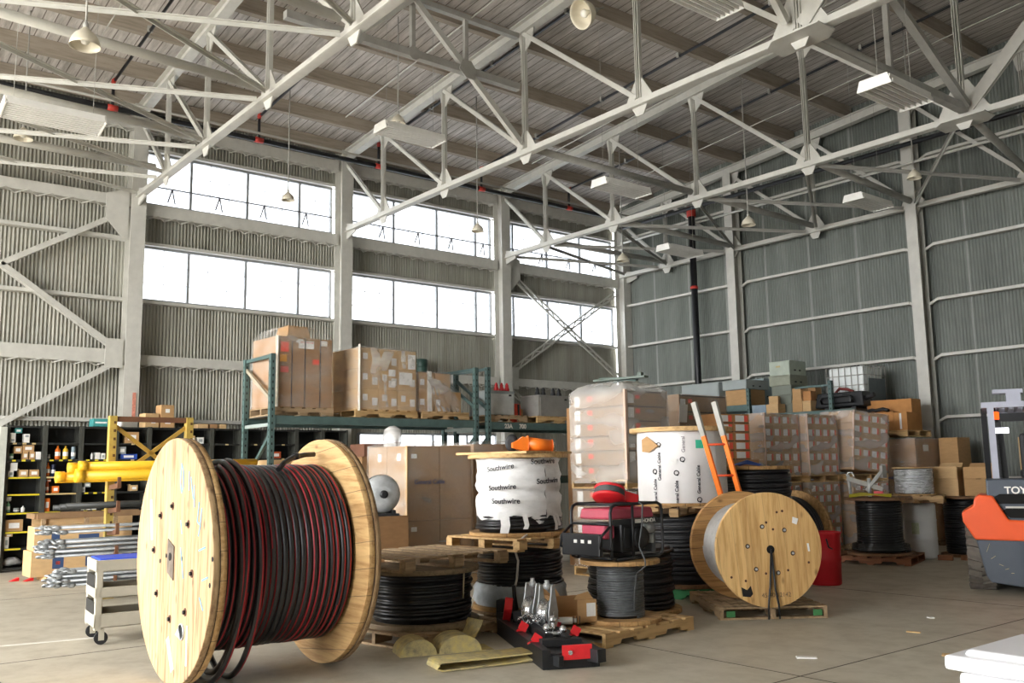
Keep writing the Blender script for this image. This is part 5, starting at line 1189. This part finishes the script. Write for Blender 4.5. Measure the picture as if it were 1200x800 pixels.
part('cable', helix(MB().tube((.05, 0, 0), (.65, 0, 0), .46, 40), .5, .06, .64, 16, .02, 6, None, 48, .02, 0, seed=53), CABLE, t, loc=(0, 0, .6))
t = thing('barrel', 'red plastic barrel standing behind the honey coloured reel', 'barrel', (-7.16, 10.96, 0))
part('body', MB().lathe([(.19, 0), (.2, .02), (.205, .3), (.215, .33), (.205, .36), (.215, .64), (.225, .66), (.225, .68), (.2, .68), (.19, .3), (.18, .03)], 32), paint('red_barrel', '#c51f2a', .35, 0, .06, 4), t)
part('handle', MB().path([(.15, -.17, .6), (.19, -.19, .5), (.2, -.12, .47)], .01, 6), BLACK, t)

# O: three leaning towers of labelled cartons, two tiers
OC = paint('label_carton', '#b9976f', .85); SH_ = film('light_film', '#ece8e4', .2, .4, 2)
OL = [('x', -.22, .5, .2, .1, 2), ('x', .22, .5, .2, .1, 2), ('x', -.45, .5, .06, .09, 3), ('x', .0, .5, .06, .09, 3), ('x', .45, .5, .05, .09, 3)]
OL2 = [('x', -.05, .5, .12, .11, 2), ('x', .34, .5, .04, .11, 3)]
for i, (x0, y0, w, d, tilt, rz) in enumerate(((-9.59, 13.12, .9, 1.0, 0, 0), (-9.45, 14.16, .9, .92, 0, 0), (-9.12, 15.24, .8, .86, .06, -.22))):
    nm = ['left', 'middle', 'right'][i]; cx, cy = x0-w/2, y0+d/2
    pallet('pallet on the floor under the %s tower of label-covered cartons' % nm, (cx, cy, 0), rz, w, d, PALW2, n=5)
    load('lower %s stack of small label-covered cartons in plastic' % nm, (cx, cy, PH+.001), (w, d, 1.12), (1, 4, 6), OC, rz, OL2, SH_, seed=60+i)
    pallet('tan pallet under the upper %s stack of label-covered cartons' % nm, (cx, cy, 1.252), rz, w, d+.02, PALN, n=5)
    t = load('upper %s stack of small label-covered cartons in plastic, beside the %s' % (nm, ['ladder', 'left stack', 'big brown cartons']  [i]), (cx, cy, 1.379), (w, d, 1.06), (1, 4, 5), OC, rz, OL2, SH_, seed=70+i)
    if i == 2: t.rotation_euler = (-.10, .0, rz); t.location.z += .045
    part('corner_board', MB().box((w/2+.006, -d/2-.004, .53), (.04, .012, 1.08)), paint('pink_cornerboard', '#cdb09b', .7), t)
part('top_sheet', MB().box((0, 0, 1.075), (.8, .86, .006)), FILMT, t)
# P: short tower of boxes beside the ladder
load('short tower of small white-labelled cartons just right of the ladder', (-9.47, 11.95, 1.66), (.36, .72, .72), (1, 2, 5), paint('orange_brown_carton', '#b37f4e', .85), -.1, [('x', -.1, .5, .2, .1, 2), ('x', .3, .5, .08, .1, 3), ('x', 0, .02, .34, .012, 4)], None, seed=80)
load('plain brown carton block under the short tower right of the ladder', (-9.5, 11.95, 0), (.6, .9, 1.655), (1, 1, 3), CARDD, -.1)
# rack along the back wall
t = thing('pallet_rack', 'green racking along the back wall loaded with cabinets and a white tank', 'rack', (-12.6, 16.75, 0))
for x in (-2.1, .0, 2.03, 2.6):
    for y in (0, 1.3): part('upright', upright(3.25 if x < 2.5 and y == 0 else 2.6), [GREEN, HOLED], t, loc=(x, y, 0))
    part('frame_tie', MB().bar((x, 0, 2.3), (x, 1.3, 2.3), .04, .05), GREEN, t); part('frame_brace', MB().bar((x, 0, 2.2), (x, 1.3, .9), .035, .05), GREEN, t)
for x0, x1, z in ((-2.1, 0, 2.9), (0, 2.03, 2.66), (2.03, 2.6, 2.66)):
    for y in (0, 1.3): part('beam', MB().bar((x0+.04, y, z-.07), (x1-.04, y, z-.07), .05, .13), GREEN, t)
    part('deck', MB().box(((x0+x1)/2, .65, z-.006), (x1-x0-.1, 1.3, .012)), paint('deck_wire', '#5a5548', .7), t)
part('top_tie', MB().bar((1.2, .0, 3.16), (2.03, .0, 3.16), .04, .04), GREEN, t)
def cabinet(label, loc, size, m, rz=0, lid=False, group=None):
    w, d, h = size; t = thing('equipment_cabinet', label, 'cabinet', loc, rz, group)
    part('body', MB().box((0, 0, h/2), (w, d, h)), m, t, bev=.006); part('cover', MB().box((0, -d/2-.006, h/2), (w*.96, .012, h*.9)).box((0, 0, h+.006), (w+.02, d+.02, .012)), m, t)
    if lid: part('name_plate', MB().box((-w*.05, -d/2-.014, h*.65), (w*.2, .004, h*.12)), paint('brass_plate', '#b3a06a', .5), t)
    part('latch', MB().box((w/2+.008, -d*.2, h*.35), (.016, .05, .03)).box((w/2+.008, d*.1, h*.35), (.016, .05, .03)), BLACK, t); return t
cabinet('long pale grey enclosure on the back rack beside the foot of the riser pipe', (-13.98, 17.4, 2.901), (1.1, 1.25, .55), CABG)
cabinet('blue-grey flat enclosure lying behind the long pale grey one on the back rack', (-13.05, 17.8, 2.901), (.5, .4, .62), paint('blue_grey_cabinet', '#a1b0b3', .5)) 
carton('orange brown open carton on the back rack under the flat grey box', (-12.95, 17.1, 2.901), (.62, .6, .34), CARD, 0)
cabinet('wide flat grey box on the orange brown carton, back rack', (-12.95, 17.12, 3.245), (.66, .8, .2), CABG)
t = solo('bin', MB().box((0, 0, .1), (.34, .5, .2), None, 0, (1.06, 1.06)), paint('blue_grey_bin', '#8697a3', .45), 'blue-grey plastic bin on the back rack under the orange brown carton', 'bin', (-12.32, 16.98, 2.661), 0)
carton('tan carton left of the olive grey cabinets on the back rack', (-11.98, 16.85, 2.661), (.3, .26, .2), CARDL)
carton('small tan open carton on the tan carton by the olive cabinets', (-12.0, 16.85, 2.863), (.2, .2, .17), CARDL, .4)
zz = 2.661
for k, (w, d, h, m, l) in enumerate(((.5, .62, .19, CABD, 'lowest'), (.5, .62, .19, CABD, 'second lowest'), (.5, .62, .19, CABD, 'middle'), (.54, .64, .21, paint('olive_cabinet', '#8a8d7c', .5), 'second highest'), (.52, .6, .3, paint('pale_green_cabinet', '#a7b0a2', .5), 'topmost'))):
    cabinet('olive grey cabinet, %s in the stack of five on the back rack' % l, (-11.95+(0.0 if k < 3 else -.03), 17.36, zz), (w, d, h), m, 0, k == 4, 'stacked olive grey cabinets'); zz += h+.0135
rr = random.Random(9)
for k, (x, y, z, s) in enumerate(((-11.42, 16.95, 2.661, .26), (-11.17, 16.9, 2.661, .22), (-11.42, 16.95, 2.923, .24), (-11.17, 16.9, 2.883, .2), (-11.32, 17.32, 2.661, .3), (-11.32, 17.32, 2.963, .22))):
    carton('small orange brown carton in the jumble right of the olive cabinets, %s' % ['lower left', 'lower right', 'upper left', 'upper right', 'rear lower', 'rear upper'][k], (x, y, z), (s*.9, s, s), [CARD, CARDL, CARD][k % 3] if k != 3 else paint('orange_brown_carton', '#b37f4e', .85), rr.uniform(-.1, .1))
# white caged tank
t = thing('caged_tank', 'white caged plastic tank against the back wall on the rack', 'tank', (-10.6, 17.76, 2.661+.101), 0)
w, d, h = .86, .82, .82
part('bottle', MB().box((0, 0, h/2), (w-.06, d-.06, h-.04)), paint('tank_plastic', '#dfe3e2', .35, 0, .04, 4), t, bev=.05)
cg = MB()
for i in range(7):
    x = -w/2+w*i/6; cg.tube((x, -d/2, 0), (x, -d/2, h), .009, 6); y = -d/2+d*i/6; cg.tube((w/2, y, 0), (w/2, y, h), .009, 6)
for k in range(5):
    z = h*k/4; cg.tube((-w/2, -d/2, z), (w/2, -d/2, z), .009, 6); cg.tube((w/2, -d/2, z), (w/2, d/2, z), .009, 6); cg.tube((-w/2, d/2, z), (w/2, d/2, z), .009, 6); cg.tube((-w/2, -d/2, z), (-w/2, d/2, z), .009, 6)
part('cage', cg, STEELD, t); part('side_plate', MB().box((w/2+.012, .05, h*.36), (.006, d*.78, h*.62)), paint('dark_plate_grey', '#5c6468', .5), t, 'dark grey side plate'); part('cap', MB().lathe([(.1, h-.02), (.1, h+.04), (.02, h+.045)], 18), BLACK, t)
part('foot', MB().box((0, 0, -.05), (w, d, .1)), STEELD, t)
# black machine in front of the tank
solo('engine_stand', MB().box((0, 0, 1.27), (1.1, .5, .04)).box((-.5, 0, .62), (.06, .4, 1.26)).box((.5, 0, .62), (.06, .4, 1.26)).box((0, 0, 2.0-.04), (.5, .4, 1.34)).box((0, 0, 2.545), (1.1, .45, .03)), BLACK, 'black stand under the black machine housing', 'stand', (-10.45, 16.42, 0)) if False else None
t = thing('engine_unit', 'black machine housing with a grab bar in front of the white caged tank', 'machine', (-10.5, 17.14, 2.6615), 0)
part('housing', MB().box((0, -.05, .2), (1.1, .4, .3), None, 0, (.92, .8)).box((-.05, -.26, .2), (.7, .05, .16)), BLACK, t, bev=.03)
part('grab_bar', MB().path([(-.35, -.28, .13), (-.35, -.34, .2), (-.3, -.35, .26), (.3, -.35, .26), (.35, -.34, .2), (.35, -.28, .13)], .022, 8), BLACK, t)
part('side_arm', MB().tube((.5, -.1, .2), (.72, -.12, .26), .05, 10).tube((-.55, -.1, .15), (-.72, -.1, .3), .05, 10), RUBBER, t); part('feet', MB().box((-.3, 0, .03), (.1, .4, .06)).box((.3, 0, .03), (.1, .4, .06)), BLACK, t)
part('hose', MB().path([(-.2, 0, .36), (-.1, -.02, .44), (.05, .02, .42), (.2, 0, .36)], .03, 8), paint('dull_red_hose', '#7b2f2b', .6), t, 'dull red hose'); part('plate', MB().box((-.05, -.288, .27), (.34, .006, .04)), STEELD, t)
# S and R: big wrapped cartons with orange brown cartons on top
pallet('pallet on the floor under the tall brown wrapped cartons by the right column', (-9.36, 17.2, 0), PI/2, .9, .95, PALW2, n=5)
load('lower brown wrapped carton behind the white barrel', (-9.36, 17.2, PH+.001), (.96, .9, .86), (1, 1, 1), CARDD, 0, [], FILM, seed=91)
t = load('upper brown carton in shiny plastic with a printed mark, left of the right column', (-9.36, 17.2, .992), (.98, .92, 1.03), (1, 1, 1), CARDD, 0, [], FILM, top=.03, seed=92)
lettering('printed_mark', 'General Cable', .08, BLUEI, t, (.0, -.482, .3), (PI/2, 0, 0), 'printed mark', .001, .001); part('paper_label', MB().box((.506, -.1, .85), (.003, .2, .12)), PAPER, t)
carton('tall plain brown carton beside the right back wall column', (-8.62, 17.75, 0), (.36, .5, 2.03), CARD, 0)
pallet('pallet on top of the shiny wrapped carton, carrying orange brown cartons', (-9.58, 17.2, 2.06), 0, 1.15, .9, PALN, n=6)
RZ_ = 2.06+PH+.001; OB = paint('warm_carton', '#b7814a', .85)
carton('large orange brown carton at the back of the pallet on the shiny wrapped carton', (-9.6, 17.4, RZ_), (.9, .4, .62), OB, .06)
carton('tilted orange brown carton at the front of the pallet on the shiny wrapped carton', (-9.66, 16.92, RZ_), (.72, .34, .36), OB, .12, [('y', .1, .8, .12, .06, 2)])
carton('small orange brown carton at the right front of the same high pallet', (-9.14, 16.95, RZ_), (.26, .34, .34), OB, .0, [('y', 0, .5, .04, .3, 2)])
b = MB().path([(-.2, -.0, .03), (-.1, .04, .06), (.0, -.03, .04), (.12, .03, .07), (.24, 0, .03)], .035, 8)
solo('cable_bundle', b, BLACK, 'black cable bundle lying on the tilted orange brown carton', 'cable', (-9.7, 16.92, RZ_+.363), .1)
carton('small tan open carton at the left front of the same high pallet', (-10.14, 16.93, RZ_), (.16, .24, .2), CARDL, .5)
# T: shiny black coil with things on its flange
pallet('red-brown pallet under the shiny black coil at the right', (-8.2, 14.05, 0), .3, 1.2, 1.1, wood('redbrown_pallet', '#8f5c3c', '#6b4028', 0), n=6)
t = vreel('shiny black coil on a pallet beside the white barrel', -8.12, 14.02, PH+.001, .52, .36, .9, paint('shiny_cable', '#2a2b2c', .22, 0, .1, 10), jit=.006, seed=95, cr=.021, fm=wood('dark_flange', '#7c5a3c', '#543a26', 0))
part('flare', helix(MB(), .42, .07, .16, 4, .021, 6, None, 48, .01, 2), [MATS['shiny_cable']], t)
TZ = PH+.901+.001
solo('yellow_cover', MB().sheet([[(-.3, -.12, .0), (-.1, -.14, .03), (.1, -.12, .04), (.34, -.06, .0)], [(-.28, .0, .05), (-.1, .02, .08), (.1, .0, .06), (.36, .02, .05)], [(-.24, .1, .0), (-.1, .14, .03), (.1, .12, .03), (.3, .1, .0)]]), paint('yellow_rubber', '#d9cf2e', .5, 0, .1, 10), 'flattened yellow rubber cover on the flange of the shiny black coil', 'cover', (-8.15, 13.78, TZ), .65)
t = thing('clamp', 'silver tension clamp tangle standing on the shiny black coil', 'clamp', (-8.3, 14.1, TZ), .3)
part('arm', MB().bar((-.35, 0, .3), (.2, .05, .12), .06, .07).bar((-.05, 0, .1), (.2, .0, .4), .05, .05).bar((.2, 0, .4), (.24, .1, .4), .05, .2), STEELD, t); part('post', MB().tube((0, 0, 0), (0, 0, .3), .03, 8).tube((-.3, 0, 0), (-.33, 0, .36), .025, 8), GALV, t); part('shackle', MB().path([(-.3+.06*math.cos(q), .03, .34+.06*math.sin(q)) for q in (0, 1, 2, 3, 4, 5)], .016, 6, True), CHROME, t)
part('red_handle', MB().box((.15, -.05, .05), (.14, .06, .08)), RED, t, 'red handle')
t = thing('barrel', 'white plastic drum with stained label under the pallet of silver wire', 'barrel', (-8.02, 15.1, 0), 0)
part('body', MB().lathe([(.24, 0), (.255, .03), (.255, .3), (.262, .32), (.255, .34), (.255, .6), (.262, .62), (.255, .64), (.255, .86), (.24, .89)], 32), paint('white_drum', '#d7d6d3', .4, 0, .05, 5), t)
part('label', MB().sheet([[(math.cos(a)*.2585, math.sin(a)*.2585, z) for a in (-1.6, -1.45, -1.3, -1.15)] for z in (.4, .58)]), paint('stained_label', '#b9bf9f', .7, 0, .2, 30), t, 'stained paper label')
pallet('small brown pallet on the white drum carrying silver wire', (-8.0, 15.08, .905), .4, .8, .74, PALW, n=5)
t = vreel('silver wire reel in crinkled plastic above the white drum', -8.04, 15.04, .905+PH+.001, .33, .3, .46, GALV, bottom=True, ft=.02, cr=.013, seed=97, jit=.006, fm=PALN)
part('plastic_wrap', MB().lathe([(.305, .03), (.315, .12), (.305, .2), (.318, .3), (.306, .42)], 30, close=False), film('shiny_film', '#e9ebec', .15, .5, 8), t, 'crinkled clear plastic')
vreel('black coil under the open tan cartons, left of the forklift', -7.6, 15.9, 0, .45, .37, 1.0, jit=.012, seed=99, cr=.02, fm=wood('dark_flange', '#7c5a3c', '#543a26', 0))
def open_carton(label, loc, size, rz, m):
    w, d, h = size; b = MB(); b.box((0, 0, .004), (w, d, .008))
    for s in (-1, 1): b.box((s*w/2, 0, h/2), (.008, d, h)); b.box((0, s*d/2, h/2), (w, .008, h))
    b.box((0, -d/2-.03, h-.09), (w*.98, .006, .2), MX.Rotation(-.25, 3, 'X')); b.box((0, d/2+.05, h+.03), (w, .006, .14), MX.Rotation(-1.0, 3, 'X')); return solo('carton', b, m, label, 'box', loc, rz)
open_carton('open tan carton with a folded front flap on the black coil left of the forklift', (-7.78, 15.72, 1.003), (.36, .4, .48), .25, CARDL)
open_carton('wide open tan carton with hand holes beside the forklift post', (-7.2, 15.95, 1.003), (.6, .5, .47), .35, CARD) if False else None
t = open_carton('wide open tan carton with a dark hand hole beside the forklift post', (-7.35, 15.98, 1.003), (.44, .48, .47), .25, CARD)
part('hand_hole', MB().box((.0, -.246, .3), (.08, .006, .05)).box((.12, -.246, .26), (.03, .006, .2)), DARKH, t)
for n, (x, y, r) in enumerate(((-7.55, 14.95, .3), (-7.3, 15.2, 1.2))): solo('wood_offcut', MB().box((0, 0, .04), (.22, .1, .08)), wood('redbrown_pallet', '#8f5c3c', '#6b4028', 0), 'short timber offcut on the floor right of the white drum, %s' % ['left one', 'right one'][n], 'timber', (x, y, 0), r)
carton('tan carton seen through the forklift frame by the back wall', (-7.0, 18.0, 0), (.9, .5, 2.0), CARDL, 0)

# ================================================================ forklift
FKG = paint('forklift_grey', '#49505a', .45, 0, .08, 6); FKO = paint('forklift_orange', '#ea5a26', .35, 0, .04, 5); FKS = paint('forklift_post', '#a9abb8', .45, 0, .06, 6)
t = thing('forklift', 'orange and dark grey forklift seen from behind at the right edge of the photo', 'forklift', (-5.49, 11.34, 0), math.radians(24.3))
P_ = lambda px, py: ((px-1123)*.0091, (693-py)*.0103)
def poly(*pts): return [P_(*q) for q in pts]
MIRX = 1.42    # overall width
def both(poly_): return [poly_, [(MIRX-x, z) for x, z in poly_][::-1]]
b = MB()
for pl in both(poly((1138, 631), (1200, 631), (1200, 685), (1152, 679), (1147, 672))): b.prism(pl, (0, .25, 0), (1, 0, 0), (0, 0, 1), .62)
b.box((MIRX/2, .25, .4), (.3, .62, .5)); part('counterweight', b, FKG, t, 'dark grey scuffed counterweight', bev=.015)
b = MB()
for pl in both(poly((1123.5, 600), (1138, 592), (1139.5, 584), (1146, 579), (1162, 581), (1178, 608), (1201, 609), (1201, 632), (1137, 631), (1124, 610))): b.prism(pl, (0, .22, 0), (1, 0, 0), (0, 0, 1), .6)
part('orange_panel', b, FKO, t, 'bright orange rear panel', bev=.02)
b = MB(); b.box((MIRX/2, .45, 1.1), (MIRX-.56, .9, .5), None, 0, (.97, .97)); part('hood', b, FKG, t, bev=.02)
b = MB()
for pl in (poly((1164, 582), (1170, 579), (1240, 578), (1240, 590), (1168, 590)), poly((1172, 598), (1178, 594.5), (1240, 594), (1240, 606), (1180, 606))): b.prism(pl, (0, -.012, 0), (1, 0, 0), (0, 0, 1), .03)
part('vent', b, DARKH, t, 'dark vent slot'); part('bright_strip', MB().box((MIRX/2, -.025, P_(0, 594)[1]), (.46, .01, .022)), STEEL, t)
lettering('brand_lettering', 'TOYOTA', .115, WHITE, t, (.72, -.006, 1.215), (PI/2, 0, 0), 'raised white lettering', .004, .003)
for x in (.17, MIRX-.17):
    w_ = part('tyre', MB().lathe([(.2, -.14), (.36, -.15), (.39, -.11), (.395, 0), (.39, .11), (.36, .15), (.2, .14)], 40, (x, .62, .395), (1, 0, 0)), paint('tyre_grey', '#6a635a', .85, 0, .2, 14), t, 'chunky rear tyre')
    b = MB()
    for k in range(22):
        a = 2*PI*k/22
        for s in (-1, 1):
            aa = a+(.14 if s > 0 else 0); R3 = MX.Rotation(aa, 3, 'X') @ MX.Rotation(s*.25, 3, 'Z')
            b.box(V((x+s*.075, .62, .395))+MX.Rotation(aa, 3, 'X') @ V((0, 0, .405)), (.15, .062, .05), R3)
    part('tread', b, MATS['tyre_grey'], w_); part('hub', MB().lathe([(.19, -.12), (.16, -.08), (.05, -.07)], 24, (x, .62, .395), (1, 0, 0) if x > 1 else (-1, 0, 0)), FKG, w_)
for x in (.17, MIRX-.17): part('front_tyre', MB().lathe([(.25, -.15), (.4, -.16), (.43, 0), (.4, .16), (.25, .15)], 32, (x, 2.3, .43), (1, 0, 0)), RUBBER, t)
part('chassis', MB().box((MIRX/2, 1.5, .55), (MIRX-.5, 1.4, .6)), FKG, t); part('drive_axle', MB().tube((.2, 2.3, .43), (MIRX-.2, 2.3, .43), .08, 12).tube((.2, .62, .395), (MIRX-.2, .62, .395), .07, 12), BLACK, t)
for x in (.41, MIRX-.41): part('guard_post', MB().bar((x, .55, 1.25), (x, .6, 2.3), .075, .09, (0, 1, 0)), FKS, t, 'pale overhead guard post')
for x in (.33, MIRX-.33): part('front_post', MB().bar((x, 2.0, .9), (x, 1.7, 2.28), .07, .07, (0, 1, 0)), BLACK, t)
b = MB(); b.bar((.31, .6, 2.27), (MIRX-.31, .6, 2.27), .09, .07); b.bar((.35, .6, 2.27), (.35, 1.72, 2.25), .07, .07); b.bar((MIRX-.35, .6, 2.27), (MIRX-.35, 1.72, 2.25), .07, .07); b.bar((.31, 1.72, 2.25), (MIRX-.31, 1.72, 2.25), .07, .07)
for i in range(5): b.bar((.5+.105*i, .6, 2.27), (.5+.105*i, 1.7, 2.25), .03, .05)
part('overhead_guard', b, FKS, t); part('top_box', MB().box((.68, .75, 2.36), (.16, .3, .12)).box((.62, .72, 2.44), (.34, .2, .05)), FKS, t); 
part('warning_lamp', MB().lathe([(.04, 0), (.045, .01), (.045, .09), (.03, .1)], 16, (.46, .72, 2.09)), glow('amber_lamp', '#ff5a1c', 1.5), t, 'lit amber lamp'); part('lamp_mount', MB().box((.46, .72, 2.07), (.06, .06, .04)).bar((.46, .72, 2.1), (.46, .72, 2.24), .02, .02), BLACK, t)
part('work_lamp', MB().tube((.44, .74, 1.95), (.6, .74, 1.95), .035, 12), glow('white_lamp', '#f4f0ff', 3), t, 'lit white lamp'); part('lamp_arm', MB().bar((.52, .76, 1.3), (.5, .78, 1.93), .07, .07, (0, 1, 0)), BLACK, t)
part('seat', MB().box((MIRX*.64, 1.05, 1.4), (.42, .5, .12)).box((MIRX*.64, .82, 1.66), (.4, .12, .5)), RUBBER, t, bev=.04)
for x in (.5, MIRX-.5): part('mast_rail', MB().box((x, 2.75, 1.2), (.09, .12, 2.2)), BLACK, t)
part('mast_crosshead', MB().box((MIRX/2, 2.75, 2.2), (.6, .1, .12)), BLACK, t); part('mast_crosshead', MB().box((MIRX/2, 2.75, .4), (.6, .1, .12)), BLACK, t)
for x in (.45, MIRX-.45): part('fork', MB().box((x, 3.4, .07), (.11, 1.1, .04)).box((x, 2.87, .3), (.11, .04, .5)), BLACK, t)
sc = MB()
for x, z, l, a in ((.24, .5, .1, 1.2), (.28, .42, .06, .6), (.36, .36, .05, -.4), (.42, .3, .04, .3), (.48, .26, .03, 0)): sc.bar((x, -.062, z), (x+l*math.cos(a), -.062, z+l*math.sin(a)), .004, .02, (0, 1, 0))
part('scratches', sc, paint('scratch_cream', '#c9b78b', .8), t, 'pale scratches')
# ================================================================ white tote in the corner of the view
t = thing('storage_tote', 'white plastic tote with a lid at the lower right corner of the photo', 'container', (-1.97, 5.0, 0), 0)
WT = paint('white_plastic', '#e8e8ea', .3, 0, .02, 4)
part('body', MB().box((0, 0, .27), (.66, .74, .54), None, 0, (1.06, 1.05)), WT, t, bev=.03)
part('lid', MB().box((0, 0, .585), (.78, .86, .07)).box((0, 0, .63), (.66, .72, .03), None, 0, (.95, .95)), WT, t, bev=.018)
part('handle', MB().box((-.36, 0, .47), (.05, .3, .05)).box((0, -.4, .47), (.3, .05, .05)), WT, t, bev=.01)
for n, (x, y, w, d, r) in enumerate(((-4.6, 8.4, .12, .04, .3), (-4.9, 9.3, .05, .07, 1.0), (-3.9, 7.6, .1, .06, 2.0), (-4.6, 6.7, .16, .07, .7))): solo('wood_chip', MB().box((0, 0, .004), (w, d, .008)), [PALN, PAPER][n % 2], '%s lying on the floor right of the honey coloured reel, %s' % (['tan wood chip', 'white paper bit'][n % 2], ['farther', 'farther', 'nearer', 'nearer'][n]), 'litter', (x, y, .0015), r)
